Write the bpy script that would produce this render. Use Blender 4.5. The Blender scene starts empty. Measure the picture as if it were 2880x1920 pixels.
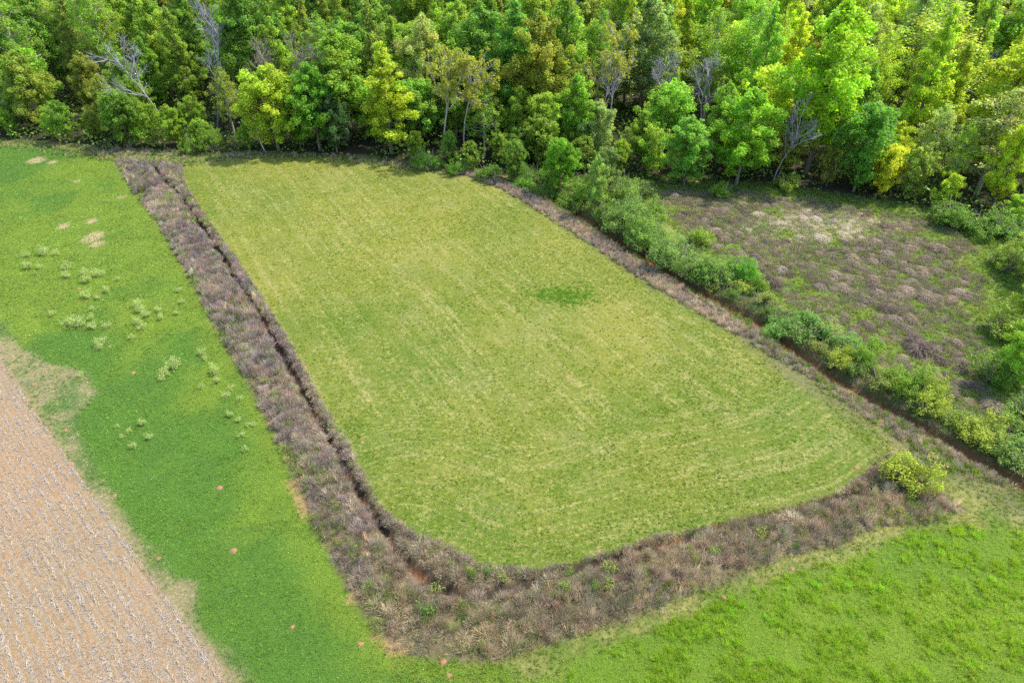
import bpy, math, random
import numpy as np
PI = math.pi
C = bpy.context.scene.collection
SC = bpy.context.scene

# ------------------------------------------------------------------ camera, sky, sun, exposure
CAM_H, CAM_PITCH = 50.0, 35.7
cam = bpy.data.objects.new('camera', bpy.data.cameras.new('camera')); C.objects.link(cam)
cam.location = (0, 0, CAM_H); cam.rotation_euler = (math.radians(90 - CAM_PITCH), 0, 0)
cam.data.sensor_width = 36.0; cam.data.lens = 24.0; cam.data.clip_start = 0.5; cam.data.clip_end = 9000
SC.camera = cam
SUN_EL, SUN_AZ = 58.0, 70.0            # azimuth in degrees clockwise from +Y (the way the camera looks)
world = bpy.data.worlds.new('World'); SC.world = world; world.use_nodes = True
wn = world.node_tree.nodes; wl = world.node_tree.links; wn.clear()
sky = wn.new('ShaderNodeTexSky'); sky.sky_type = 'NISHITA'; sky.sun_disc = False
sky.sun_elevation = math.radians(SUN_EL); sky.sun_rotation = math.radians(SUN_AZ)
sky.air_density = 1.0; sky.dust_density = 1.5; sky.ozone_density = 1.0
bg = wn.new('ShaderNodeBackground'); bg.inputs['Strength'].default_value = 0.15
wo = wn.new('ShaderNodeOutputWorld')
wl.new(sky.outputs[0], bg.inputs[0]); wl.new(bg.outputs[0], wo.inputs[0])
sd = bpy.data.lights.new('sun', 'SUN'); sd.energy = 2.7; sd.angle = math.radians(1.0); sd.color = (1.0, 0.95, 0.86)
sun = bpy.data.objects.new('sun', sd); C.objects.link(sun)
sun.rotation_euler = (math.radians(90 - SUN_EL), 0, math.radians(180 - SUN_AZ) )
sun.location = (0, 0, 200)
SC.view_settings.view_transform = 'Standard'; SC.view_settings.look = 'None'
SC.view_settings.gamma = 1.0; SC.view_settings.use_curve_mapping = False
SC.view_settings.exposure = 1.62
SC.render.engine = 'CYCLES'
SC.cycles.max_bounces = 6; SC.cycles.diffuse_bounces = 4; SC.cycles.transmission_bounces = 5
SC.cycles.use_denoising = False

# ------------------------------------------------------------------ helpers
RNG = np.random.default_rng(11)
def rng_of(seed): return np.random.default_rng(seed)

_TAB = np.random.default_rng(5).random((256, 256))
def vnoise(x, y, s):
    x = np.asarray(x) / s + 1000.3; y = np.asarray(y) / s + 1000.7
    xi = np.floor(x).astype(int); yi = np.floor(y).astype(int); fx = x - xi; fy = y - yi
    fx = fx * fx * (3 - 2 * fx); fy = fy * fy * (3 - 2 * fy)
    a = _TAB[xi % 256, yi % 256]; b = _TAB[(xi + 1) % 256, yi % 256]
    c = _TAB[xi % 256, (yi + 1) % 256]; d = _TAB[(xi + 1) % 256, (yi + 1) % 256]
    return (a * (1 - fx) + b * fx) * (1 - fy) + (c * (1 - fx) + d * fx) * fy
def fbm(x, y, s, o=4):
    v = 0; a = 0.5; t = 0
    for k in range(o):
        v = v + a * vnoise(x + 37.1 * k, y - 17.7 * k, s); t += a; a *= 0.5; s *= 0.5
    return v / t
def sstep(a, b, x):
    t = np.clip((x - a) / (b - a), 0, 1); return t * t * (3 - 2 * t)
def pdist(poly, x, y, closed=False):
    P = np.array(poly, float); A = P if closed else P[:-1]; B = np.roll(P, -1, 0) if closed else P[1:]
    best = np.full(np.shape(x), 1e9); along = np.zeros(np.shape(x)); acc = 0.0
    for (ax, ay), (bx, by) in zip(A, B):
        dx, dy = bx - ax, by - ay; L2 = dx * dx + dy * dy + 1e-9
        t = np.clip(((x - ax) * dx + (y - ay) * dy) / L2, 0, 1)
        d = np.hypot(x - ax - t * dx, y - ay - t * dy)
        m = d < best; best = np.where(m, d, best); along = np.where(m, acc + t * math.sqrt(L2), along); acc += math.sqrt(L2)
    return best, along
def inside(poly, x, y):
    P = np.array(poly, float); Q = np.roll(P, -1, 0); r = np.zeros(np.shape(x), bool)
    for (ax, ay), (bx, by) in zip(P, Q):
        c = (ay > y) != (by > y)
        r ^= c & (x < (bx - ax) * (y - ay) / (by - ay + 1e-12) + ax)
    return r
def sdist(poly, x, y):
    d, _ = pdist(poly, x, y, True); return np.where(inside(poly, x, y), -d, d)
def sample(poly, n, rng):
    P = np.array(poly); lo = P.min(0); hi = P.max(0)
    q = rng.random((int(n), 2)) * (hi - lo) + lo
    return q[inside(poly, q[:, 0], q[:, 1])]
def area_box(poly):
    P = np.array(poly); s = P.max(0) - P.min(0); return s[0] * s[1]

def mesh(name, V, Fs, tint=None, smooth=False):
    """V (n,3), Fs list of int arrays (m,k)"""
    me = bpy.data.meshes.new(name)
    V = np.asarray(V, np.float32)
    loops = np.concatenate([f.ravel() for f in Fs]).astype(np.int32)
    tot = np.concatenate([np.full(len(f), f.shape[1], np.int32) for f in Fs])
    st = np.concatenate([[0], np.cumsum(tot)[:-1]]).astype(np.int32)
    me.vertices.add(len(V)); me.loops.add(len(loops)); me.polygons.add(len(tot))
    me.vertices.foreach_set('co', V.ravel()); me.loops.foreach_set('vertex_index', loops)
    me.polygons.foreach_set('loop_start', st); me.polygons.foreach_set('loop_total', tot)
    if smooth: me.polygons.foreach_set('use_smooth', np.ones(len(tot), bool))
    me.update(calc_edges=True)
    if tint is not None:
        a = me.attributes.new('tint', 'FLOAT_COLOR', 'POINT')
        t = np.ones((len(V), 4), np.float32); t[:, :3] = tint; a.data.foreach_set('color', t.ravel())
    return me
def obj(name, me, mat=None, parent=None, loc=None):
    o = bpy.data.objects.new(name, me); C.objects.link(o)
    if mat is not None:
        me.materials.clear(); me.materials.append(mat)
    if parent is not None: o.parent = parent
    if loc is not None: o.location = loc
    return o
def tag(o, label=None, cat=None, group=None, kind=None):
    if label: o['label'] = label
    if cat: o['category'] = cat
    if group: o['group'] = group
    if kind: o['kind'] = kind
    return o

class Bag:
    """collects vertices / faces / tints"""
    def __init__(s): s.V = []; s.Q = []; s.T = []; s.c = []; s.n = 0
    def add(s, V, Q=None, T=None, c=(1, 1, 1)):
        V = np.asarray(V, float).reshape(-1, 3); c = np.broadcast_to(np.asarray(c, float), (len(V), 3))
        s.V.append(V); s.c.append(c)
        if Q is not None and len(Q): s.Q.append(np.asarray(Q) + s.n)
        if T is not None and len(T): s.T.append(np.asarray(T) + s.n)
        s.n += len(V)
    def mesh(s, name, smooth=False):
        F = []
        if s.Q: F.append(np.concatenate(s.Q))
        if s.T: F.append(np.concatenate(s.T))
        return mesh(name, np.concatenate(s.V), F, np.concatenate(s.c), smooth)

def unit(v): return v / (np.linalg.norm(v, axis=-1, keepdims=True) + 1e-9)
def cards(ctr, nrm, L, W, rng, axis=None):
    """leaf shaped diamonds: centre, normal, half length, half width"""
    n = len(ctr); a = rng.normal(size=(n, 3)) if axis is None else axis
    nrm = unit(nrm); u = unit(a - nrm * np.sum(a * nrm, -1, keepdims=True)); v = np.cross(nrm, u)
    L = np.broadcast_to(L, n)[:, None]; W = np.broadcast_to(W, n)[:, None]
    V = np.stack([ctr - u * L, ctr + v * W - u * L * .15, ctr + u * L, ctr - v * W - u * L * .15], 1).reshape(-1, 3)
    Q = np.arange(4 * n).reshape(n, 4); return V, Q
def blades(base, tip, w, rng, bend=None):
    """single triangles from base to tip"""
    n = len(base); d = tip - base
    s = unit(np.cross(d, rng.normal(size=(n, 3)))) * (np.broadcast_to(w, n)[:, None])
    V = np.stack([base - s, base + s, tip], 1).reshape(-1, 3)
    return V, np.arange(3 * n).reshape(n, 3)
def blades2(base, mid, tip, w, rng):
    n = len(base); s = unit(np.cross(tip - base, rng.normal(size=(n, 3)))) * (np.broadcast_to(w, n)[:, None])
    V = np.stack([base - s, base + s, mid + s * .8, mid - s * .8, tip], 1).reshape(-1, 3)
    i = np.arange(n)[:, None] * 5
    return V, i + np.array([[0, 1, 2, 3]]), i + np.array([[3, 2, 4]])
def tube(bag, pts, rad, k, c):
    pts = np.asarray(pts, float); m = len(pts); d = np.gradient(pts, axis=0); d = unit(d)
    ref = np.array([1.0, 0.13, 0.07]) if abs(d[0][0]) < .8 else np.array([0.1, 1.0, 0.0])
    u = unit(np.cross(d, ref)); v = np.cross(d, u); th = np.arange(k) * 2 * PI / k
    R = np.asarray(rad, float)[:, None, None]
    V = pts[:, None, :] + R * (u[:, None, :] * np.cos(th)[None, :, None] + v[:, None, :] * np.sin(th)[None, :, None])
    i = np.arange(m - 1)[:, None] * k; j = np.arange(k)[None, :]; j2 = (j + 1) % k
    Q = np.stack([i + j, i + j2, i + k + j2, i + k + j], -1).reshape(-1, 4)
    bag.add(V.reshape(-1, 3), Q, None, c)
def jit(c, n, rng, v=.15, h=.06):
    c = np.broadcast_to(np.asarray(c, float), (n, 3))
    return c * (1 + rng.normal(0, v, (n, 1))).clip(.45, 1.7) * (1 + rng.normal(0, h, (n, 3))).clip(.6, 1.5)

# ------------------------------------------------------------------ materials
def nt_new(name):
    m = bpy.data.materials.new(name); m.use_nodes = True; n = m.node_tree.nodes; n.clear()
    return m, n, m.node_tree.links
def leaf_mat(name, trans=.4, warm=(1.08, 1.12, .5), rough=.55, spec=.25):
    m, n, l = nt_new(name)
    at = n.new('ShaderNodeAttribute'); at.attribute_name = 'tint'
    oi = n.new('ShaderNodeObjectInfo')
    mu = n.new('ShaderNodeMix'); mu.data_type = 'RGBA'; mu.blend_type = 'MULTIPLY'; mu.inputs[0].default_value = 1
    l.new(at.outputs['Color'], mu.inputs[6]); l.new(oi.outputs['Color'], mu.inputs[7])
    tw = n.new('ShaderNodeMix'); tw.data_type = 'RGBA'; tw.blend_type = 'MULTIPLY'; tw.inputs[0].default_value = 1
    l.new(mu.outputs[2], tw.inputs[6]); tw.inputs[7].default_value = (*warm, 1)
    p = n.new('ShaderNodeBsdfPrincipled'); p.inputs['Roughness'].default_value = rough
    p.inputs['Specular IOR Level'].default_value = spec
    l.new(mu.outputs[2], p.inputs['Base Color'])
    t = n.new('ShaderNodeBsdfTranslucent'); l.new(tw.outputs[2], t.inputs[0])
    x = n.new('ShaderNodeMixShader'); x.inputs[0].default_value = trans
    l.new(p.outputs[0], x.inputs[1]); l.new(t.outputs[0], x.inputs[2])
    o = n.new('ShaderNodeOutputMaterial'); l.new(x.outputs[0], o.inputs[0]); return m
def bark_mat(name, scale=6.0):
    m, n, l = nt_new(name)
    at = n.new('ShaderNodeAttribute'); at.attribute_name = 'tint'
    oi = n.new('ShaderNodeObjectInfo')
    tc = n.new('ShaderNodeTexCoord'); ns = n.new('ShaderNodeTexNoise'); ns.inputs['Scale'].default_value = scale; ns.inputs['Detail'].default_value = 4
    l.new(tc.outputs['Object'], ns.inputs['Vector'])
    mr = n.new('ShaderNodeMapRange'); mr.inputs[1].default_value = .3; mr.inputs[2].default_value = .7; mr.inputs[3].default_value = .65; mr.inputs[4].default_value = 1.25
    l.new(ns.outputs[0], mr.inputs[0])
    mu = n.new('ShaderNodeMix'); mu.data_type = 'RGBA'; mu.blend_type = 'MULTIPLY'; mu.inputs[0].default_value = 1
    l.new(at.outputs['Color'], mu.inputs[6]); l.new(oi.outputs['Color'], mu.inputs[7])
    vm = n.new('ShaderNodeVectorMath'); vm.operation = 'SCALE'; l.new(mu.outputs[2], vm.inputs[0]); l.new(mr.outputs[0], vm.inputs['Scale'])
    p = n.new('ShaderNodeBsdfPrincipled'); p.inputs['Roughness'].default_value = .85; p.inputs['Specular IOR Level'].default_value = .2
    l.new(vm.outputs[0], p.inputs['Base Color'])
    o = n.new('ShaderNodeOutputMaterial'); l.new(p.outputs[0], o.inputs[0]); return m
M_LEAF = leaf_mat('leaf', .58)
M_GRASS = leaf_mat('grass_blade', .38, (1.15, 1.1, .6), .5, .2)
M_DRY = leaf_mat('dry_stem', .3, (1.05, 1.0, .9), .8, .1)
M_BARK = bark_mat('bark')

def ground_mat():
    m, n, l = nt_new('ground_cover')
    def N(t, **k):
        x = n.new(t)
        for a, b in k.items(): setattr(x, a, b)
        return x
    def val(x):
        return x
    geo = N('ShaderNodeNewGeometry')
    col = N('ShaderNodeAttribute', attribute_name='gcol'); zn = N('ShaderNodeAttribute', attribute_name='zone')
    row = N('ShaderNodeAttribute', attribute_name='lines')
    sep = N('ShaderNodeSeparateColor'); l.new(zn.outputs['Color'], sep.inputs[0])
    def noise(sc, det=3, ro=.6, vec=None):
        x = N('ShaderNodeTexNoise'); x.inputs['Scale'].default_value = sc; x.inputs['Detail'].default_value = det; x.inputs['Roughness'].default_value = ro
        l.new(vec if vec is not None else geo.outputs['Position'], x.inputs['Vector']); return x.outputs[0]
    def rng(i, a, b, c, d):
        x = N('ShaderNodeMapRange'); x.inputs[1].default_value = a; x.inputs[2].default_value = b; x.inputs[3].default_value = c; x.inputs[4].default_value = d
        l.new(i, x.inputs[0]); return x.outputs[0]
    def math2(op, a, b):
        x = N('ShaderNodeMath', operation=op)
        for i, v in enumerate((a, b)):
            if isinstance(v, (int, float)): x.inputs[i].default_value = v
            else: l.new(v, x.inputs[i])
        return x.outputs[0]
    def mix(f, a, b, blend='MIX'):
        x = N('ShaderNodeMix', data_type='RGBA', blend_type=blend)
        if isinstance(f, (int, float)): x.inputs[0].default_value = f
        else: l.new(f, x.inputs[0])
        for i, v in ((6, a), (7, b)):
            if isinstance(v, tuple): x.inputs[i].default_value = (*v, 1)
            else: l.new(v, x.inputs[i])
        return x.outputs[2]
    n1 = noise(9.0, 4, .75); n2 = noise(2.2, 4, .65); n3 = noise(.45, 4, .6)
    # pasture: straw against green, in combed lines
    strk = noise(1.0, 3, .6, row.outputs['Vector'])
    f = math2('ADD', math2('MULTIPLY', n2, .5), math2('MULTIPLY', n3, .35))
    f = math2('ADD', f, math2('MULTIPLY', math2('SUBTRACT', strk, .5), .62)); f = math2('ADD', f, .275)
    straw = mix(n1, (.165, .145, .035), (.29, .265, .10))
    f = math2('ADD', f, math2('MULTIPLY', math2('SUBTRACT', noise(6.5, 3, .75), .5), .55))
    pf = math2('MULTIPLY', rng(f, .69, .86, 0, .8), sep.outputs['Red'])
    c = mix(pf, col.outputs['Color'], straw)
    g2 = math2('MULTIPLY', rng(noise(4.2, 3, .75), .5, .64, 0, .8), sep.outputs['Red'])
    c = mix(g2, c, (.052, .085, .013))
    gr = math2('MULTIPLY', math2('MULTIPLY', rng(noise(.11, 4, .65), .53, .66, 0, 1), rng(noise(3.1, 4, .8), .45, .65, 0, .5)), sep.outputs['Red'])
    c = mix(gr, c, (.215, .205, .10))
    # stubble: soil against pale chaff
    ch = math2('MULTIPLY', rng(noise(14, 4, .8), .42, .62, 0, .75), sep.outputs['Green'])
    ch = math2('MULTIPLY', ch, rng(n3, .3, .6, .45, 1.0))
    c = mix(ch, c, (.26, .215, .14))
    soil = math2('MULTIPLY', rng(noise(6, 4, .7), .55, .75, 0, .7), sep.outputs['Green'])
    c = mix(soil, c, (.17, .095, .045))
    sx = N('ShaderNodeSeparateXYZ'); l.new(row.outputs['Vector'], sx.inputs[0])
    fw = math2('SINE', math2('ADD', math2('MULTIPLY', sx.outputs[0], 6.2832), math2('MULTIPLY', n3, 1.5)), 0)
    c = mix(math2('MULTIPLY', math2('MULTIPLY', rng(fw, -.2, .9, 0, .55), sep.outputs['Green']), rng(n2, .3, .6, .4, 1)), c, (.245, .145, .068))
    c = mix(math2('MULTIPLY', math2('MULTIPLY', rng(fw, -.95, -.2, .5, 0), sep.outputs['Green']), rng(noise(3.5, 4, .7), .4, .6, .2, 1)), c, (.25, .215, .17))
    # lush cover: leaf flecks
    lf = math2('MULTIPLY', rng(noise(7.5, 3, .75), .45, .7, 0, .55), sep.outputs['Blue'])
    c = mix(lf, c, (.085, .165, .02))
    dk = math2('MULTIPLY', rng(noise(9.5, 2, .7), .56, .72, 0, .6), sep.outputs['Blue'])
    c = mix(dk, c, (.015, .045, .01))
    vm = N('ShaderNodeVectorMath', operation='SCALE'); l.new(c, vm.inputs[0])
    l.new(math2('MULTIPLY', rng(n1, .25, .75, .68, 1.32), rng(n2, .25, .75, .82, 1.18)), vm.inputs['Scale'])
    p = N('ShaderNodeBsdfPrincipled'); p.inputs['Roughness'].default_value = .9; p.inputs['Specular IOR Level'].default_value = .15
    l.new(vm.outputs[0], p.inputs['Base Color'])
    b = N('ShaderNodeBump'); b.inputs['Strength'].default_value = .7; b.inputs['Distance'].default_value = .12
    l.new(math2('ADD', n1, math2('MULTIPLY', n2, 1.2)), b.inputs['Height']); l.new(b.outputs[0], p.inputs['Normal'])
    o = N('ShaderNodeOutputMaterial'); l.new(p.outputs[0], o.inputs[0]); return m
M_GROUND = ground_mat()

# ------------------------------------------------------------------ the lie of the land, in metres (x right, y away)
STRIP_OUT = [(-78.7, 130.87), (-69.8, 117.92), (-60.71, 105.98), (-52.06, 93.61), (-44.36, 82.04), 
    (-37.57, 71.39), (-31.4, 62.51), (-26.75, 55.33), (-24.22, 51.31), (-20.88, 45.35), 
    (-18.08, 40.63), (-15.22, 36.44), (-12.9, 33.08), (-10.58, 30.2), (-8.66, 28.66), 
    (-5.94, 28.1), (-3.17, 27.82), (-0.86, 27.82), (3.66, 29.47), (8.31, 30.68), 
    (14.04, 33.24), (19.31, 35.1), (23.67, 37.2), (28.49, 38.2), (33.3, 40.44), 
    (38.25, 41.08), (42.59, 42.25)]
STRIP_IN = [(-64.83, 128.56), (-60.62, 119.94), (-54.29, 109.45), (-47.15, 98.75), (-40.8, 89.51), 
    (-34.51, 79.75), (-29.24, 71.39), (-25.41, 65.01), (-22.01, 59.35), (-18.97, 54.29), 
    (-16.39, 50.05), (-14.24, 45.91), (-12.01, 42.4), (-9.72, 40.39), (-7.24, 39.18), 
    (-4.41, 37.56), (-1.72, 36.35), (1.64, 36.0), (5.42, 36.79), (8.55, 37.79), 
    (12.6, 39.18), (16.76, 40.39), (21.88, 41.74), (26.8, 43.18), (31.52, 44.79), 
    (34.77, 47.05), (38.56, 49.74)]
DITCH = [(-72.02, 130.4), (-65.52, 122.01), (-56.17, 109.45), (-48.27, 97.99), (-42.62, 89.51), 
    (-37.15, 80.88), (-32.04, 73.37), (-27.85, 66.32), (-24.27, 60.51), (-21.08, 55.33), 
    (-18.93, 51.95), (-16.82, 48.22), (-14.37, 44.25), (-12.21, 41.13), (-10.22, 38.25), 
    (-8.85, 36.44), (-7.19, 34.93), (-4.92, 33.97), (-2.38, 33.64), (0.15, 34.3), 
    (2.73, 35.36), (5.76, 36.35), (8.47, 37.11), (11.64, 38.02), (14.94, 39.18), 
    (18.32, 40.29), (22.23, 41.53), (26.67, 42.82), (31.2, 43.98), (34.5, 44.9), 
    (37.2, 45.79)]
BANK_IN = [(-9.64, 124.57), (-2.06, 117.32), (5.46, 106.49), (11.91, 96.2), (17.4, 86.66), 
    (22.83, 78.85), (27.22, 72.67), (31.14, 67.02), (34.42, 62.67), (37.38, 57.33), 
    (39.51, 53.41), (41.2, 50.17), (43.15, 47.05)]
BANK_OUT = [(-7.21, 125.88), (-0.48, 118.92), (6.36, 110.35), (11.41, 102.67), (17.52, 92.21), 
    (23.7, 83.22), (28.09, 76.15), (31.53, 70.15), (35.15, 64.76), (36.94, 62.59), 
    (40.11, 58.07), (41.72, 55.19), (44.27, 51.82), (46.13, 48.58), (49.16, 44.79)]
STREAM = [(0.33, 124.57), (5.1, 117.92), (9.39, 110.35), (12.68, 104.81), (16.28, 98.44), 
    (19.95, 92.91), (23.4, 86.54), (26.56, 81.69), (29.65, 77.65), (32.22, 74.38), 
    (34.22, 69.96), (35.97, 65.62), (38.22, 61.94), (40.43, 58.82), (42.2, 56.25), 
    (43.87, 53.81), (45.75, 51.18), (47.21, 48.94), (49.77, 45.79), (52.03, 42.92)]
FIELD_TOP = [(-64.83, 128.56), (-63.4, 130.4), (-57.31, 132.76), (-42.0, 134.46), (-28.08, 130.4), 
    (-18.25, 127.21), (-9.64, 124.57)]
PASTURE = FIELD_TOP + BANK_IN[1:-2] + STRIP_IN[::-1]
FOREST = [(-202.01, 151.96), (-148.66, 146.2), (-108.93, 142.92), (-93.62, 140.26), (-78.43, 136.93), 
    (-64.53, 135.69), (-51.2, 135.69), (-37.7, 134.95), (-24.01, 132.05), (-14.89, 127.43), 
    (-7.17, 125.0), (0.33, 125.22), (10.21, 123.06), (20.09, 123.06), (26.15, 119.94), 
    (37.65, 120.76), (46.21, 119.53), (56.52, 114.8), (66.87, 111.8), (74.23, 106.83), 
    (78.09, 103.16), (83.44, 101.08), (97.12, 95.76)] + [(300, 340), (-320, 340)]
STUBBLE = [(-81.2, 85.04), (-63.36, 68.11), (-58.42, 62.51), (-53.86, 57.85), (-46.13, 50.3), 
    (-37.1, 41.68), (-31.5, 36.22), (-25.83, 31.21), (-20.63, 26.22), (-16.0, 21.7), 
    (-44.06, 21.7)]
MARGIN = [(-85.55, 91.53), (-66.38, 73.06), (-60.13, 68.11), (-55.73, 65.01), (-50.9, 63.74), 
    (-47.12, 59.73), (-47.31, 55.33), (-43.68, 50.05), (-38.98, 45.35), (-33.71, 39.66), 
    (-28.92, 35.57), (-26.46, 34.93), (-25.47, 32.29), (-23.0, 29.29), (-19.88, 26.88), 
    (-18.25, 25.26), (-14.21, 21.7), (-44.06, 21.7)]
CLOVER = [(-144.24, 140.79), (-106.84, 139.48), (-95.94, 139.48), (-80.56, 132.05)] + STRIP_OUT[1:18] + [(2.06, 26.22), (3.7, 21.7), (-17.19, 21.7), (-66.38, 73.06), (-130.65, 124.13)]
BRIGHT = [(-0.81, 24.03), (1.74, 26.29), (5.1, 28.06), (8.24, 29.29), (13.41, 31.51), 
    (18.86, 33.56), (25.19, 36.22), (29.4, 37.42), (34.5, 39.42), (40.74, 40.88), 
    (46.19, 39.9), (51.51, 39.18), (42.5, 21.7), (-0.78, 21.7)]
MARSH = [(23.13, 115.95), (30.8, 118.92), (37.07, 118.32), (45.62, 117.52), (52.48, 114.42), 
    (58.78, 110.71), (68.32, 106.83), (75.22, 101.87), (75.98, 95.76), (65.78, 78.08), 
    (56.18, 59.73), (56.13, 52.61), (51.16, 51.95), (48.4, 55.33), (46.03, 58.22), 
    (42.9, 64.59), (40.63, 68.11), (38.33, 73.87), (34.9, 81.46), (30.96, 90.18), 
    (26.78, 98.75), (24.1, 107.7)]
STRIP = STRIP_OUT + STRIP_IN[::-1]
SCALD = [(-66.65, 97.99, 1.6), (-64.92, 95.47, 1.2), (-69.91, 103.81, 0.9), (-94.51, 131.34, 1.5), (-90.97, 130.4, 0.9), 
    (-69.42, 113.66, 0.7), (-73.58, 101.87, 0.8), (-81.34, 120.96, 0.6)]
BANK = BANK_IN + BANK_OUT[::-1]

def height(x, y):
    x = np.asarray(x, float); y = np.asarray(y, float)
    z = (fbm(x, y, 14, 3) - .5) * .5 + (fbm(x, y, 3, 2) - .5) * .08
    s = sdist(STRIP, x, y); z = z + sstep(.5, -2.2, s) * .35
    d, al = pdist(DITCH, x, y); w = .34 + .2 * vnoise(al, al * 0, 4)
    z = z - (.75 + .4 * sstep(0, -25, x)) * (1 - sstep(w * .3, w * 1.5, d))
    d, al = pdist(STREAM, x, y); w = .65 + .45 * vnoise(al, al * 0, 5)
    z = z - 1.15 * (1 - sstep(w * .7, w * 1.6, d))
    m = sstep(1, -3, sdist(MARSH, x, y)); z = z + m * ((fbm(x, y, 2.5, 3) - .5) * .5 - .15)
    f = sstep(-4, -80, sdist(FOREST, x, y)); return z + f * 7.0

def ground_colours(x, y):
    n = len(x); f1 = fbm(x, y, 9, 4); f2 = fbm(x + 80, y, 2.5, 3); f3 = fbm(x - 50, y + 9, 22, 3)
    wob = (f2 - .5) * 2.2
    col = np.zeros((n, 3)); zone = np.zeros((n, 3))
    def lay(w, c):
        nonlocal col
        w = np.clip(w, 0, 1)[:, None]; col = col * (1 - w) + np.broadcast_to(np.asarray(c, float), (n, 3)) * w
    def two(a, b, t): t = np.clip(t, 0, 1)[:, None]; return np.array(a) * (1 - t) + np.array(b) * t
    # rough grass everywhere first
    lay(np.ones(n), two((.08, .115, .020), (.145, .145, .042), sstep(.4, .65, f2)))
    zone[:, 0] = .5
    # lush strip on the left
    s = sdist(CLOVER, x, y); w = sstep(.5, -.5, s + wob * .4)
    edge = pdist(STRIP_OUT, x, y)[0]
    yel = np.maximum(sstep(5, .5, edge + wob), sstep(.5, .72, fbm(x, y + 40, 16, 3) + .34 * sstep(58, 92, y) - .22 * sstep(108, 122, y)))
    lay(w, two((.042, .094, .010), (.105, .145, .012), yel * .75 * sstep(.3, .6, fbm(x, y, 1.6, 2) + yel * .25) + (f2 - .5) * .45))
    for sx, sy, sr in SCALD: lay(w * sstep(1.25, .6, np.hypot((x - sx) / sr, (y - sy) / sr * .8) + wob * .35), (.28, .21, .12))
    zone[:, 0] *= (1 - w); zone[:, 2] = w
    # margin by the stubble
    s = sdist(MARGIN, x, y); w = sstep(.6, -.5, s + wob)
    lay(w * .95, two((.055, .095, .022), (.16, .135, .07), sstep(.40, .56, f2 * .6 + f1 * .4))); zone[:, 2] *= (1 - w); zone[:, 0] = np.maximum(zone[:, 0], w * .6)
    s = sdist(STUBBLE, x, y); w = sstep(.35, -.35, s + wob * .35)
    lay(w, two((.20, .118, .056), (.15, .112, .062), f1 * 1.8 - .4)); zone[:, 0] *= 1 - w; zone[:, 1] = w
    # pasture
    s = sdist(PASTURE, x, y); w = sstep(.5, -.6, s + wob * .4)
    lay(w, two((.074, .112, .010), (.150, .150, .022), f3 * 1.3 - .25 + (f1 - .5) * 1.3 + .35 * sstep(45, 105, y) - .15)); zone[:, 0] = np.where(w > .01, np.maximum(zone[:, 0] * (1 - w), w), zone[:, 0]); zone[:, 2] *= 1 - w
    # bright hay in the corner
    s = sdist(BRIGHT, x, y); w = sstep(.8, -.8, s + wob)
    lay(w, two((.055, .105, .008), (.105, .15, .010), f1 * 1.5 - .25)); zone[:, 0] *= 1 - w; zone[:, 2] = np.maximum(zone[:, 2], w)
    # under the dry growth
    s = np.minimum(sdist(STRIP, x, y), sdist(BANK, x, y)); w = sstep(.3, -.5, s + wob * .3)
    lay(w, two((.075, .075, .028), (.15, .105, .07), f2)); zone *= (1 - w)[:, None]
    s = sdist(MARSH, x, y); w = sstep(2, -1, s + wob)
    lay(w, two((.055, .11, .016), (.14, .16, .04), f2 * 1.3 - .2)); zone *= (1 - w)[:, None]
    d, _ = pdist(STREAM, x, y)
    w = sstep(6.5, 4, d + wob); lay(w * .8, two((.06, .07, .025), (.13, .11, .06), f2)); zone *= (1 - .8 * w)[:, None]
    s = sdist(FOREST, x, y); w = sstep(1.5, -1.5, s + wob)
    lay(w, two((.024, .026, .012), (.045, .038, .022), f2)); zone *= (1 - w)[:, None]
    # red clay showing in ditch and stream, and along the strip's outer lip
    d2, _ = pdist(DITCH, x, y); lay(sstep(.65, .35, d2), two((.04, .028, .02), (.13, .065, .035), sstep(.55, .8, f2)))
    lay(sstep(1.15, .75, d), two((.24, .095, .04), (.10, .055, .03), f2))
    lip = sstep(.45, .1, np.abs(edge - .3)) * sstep(.45, .55, fbm(x, y, 2.6, 2)) * sstep(.4, .55, fbm(x + 5, y, .9, 2)) * sstep(64, 40, y) * (x < -7)
    lay(lip, (.30, .17, .085))
    return col, zone

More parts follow.
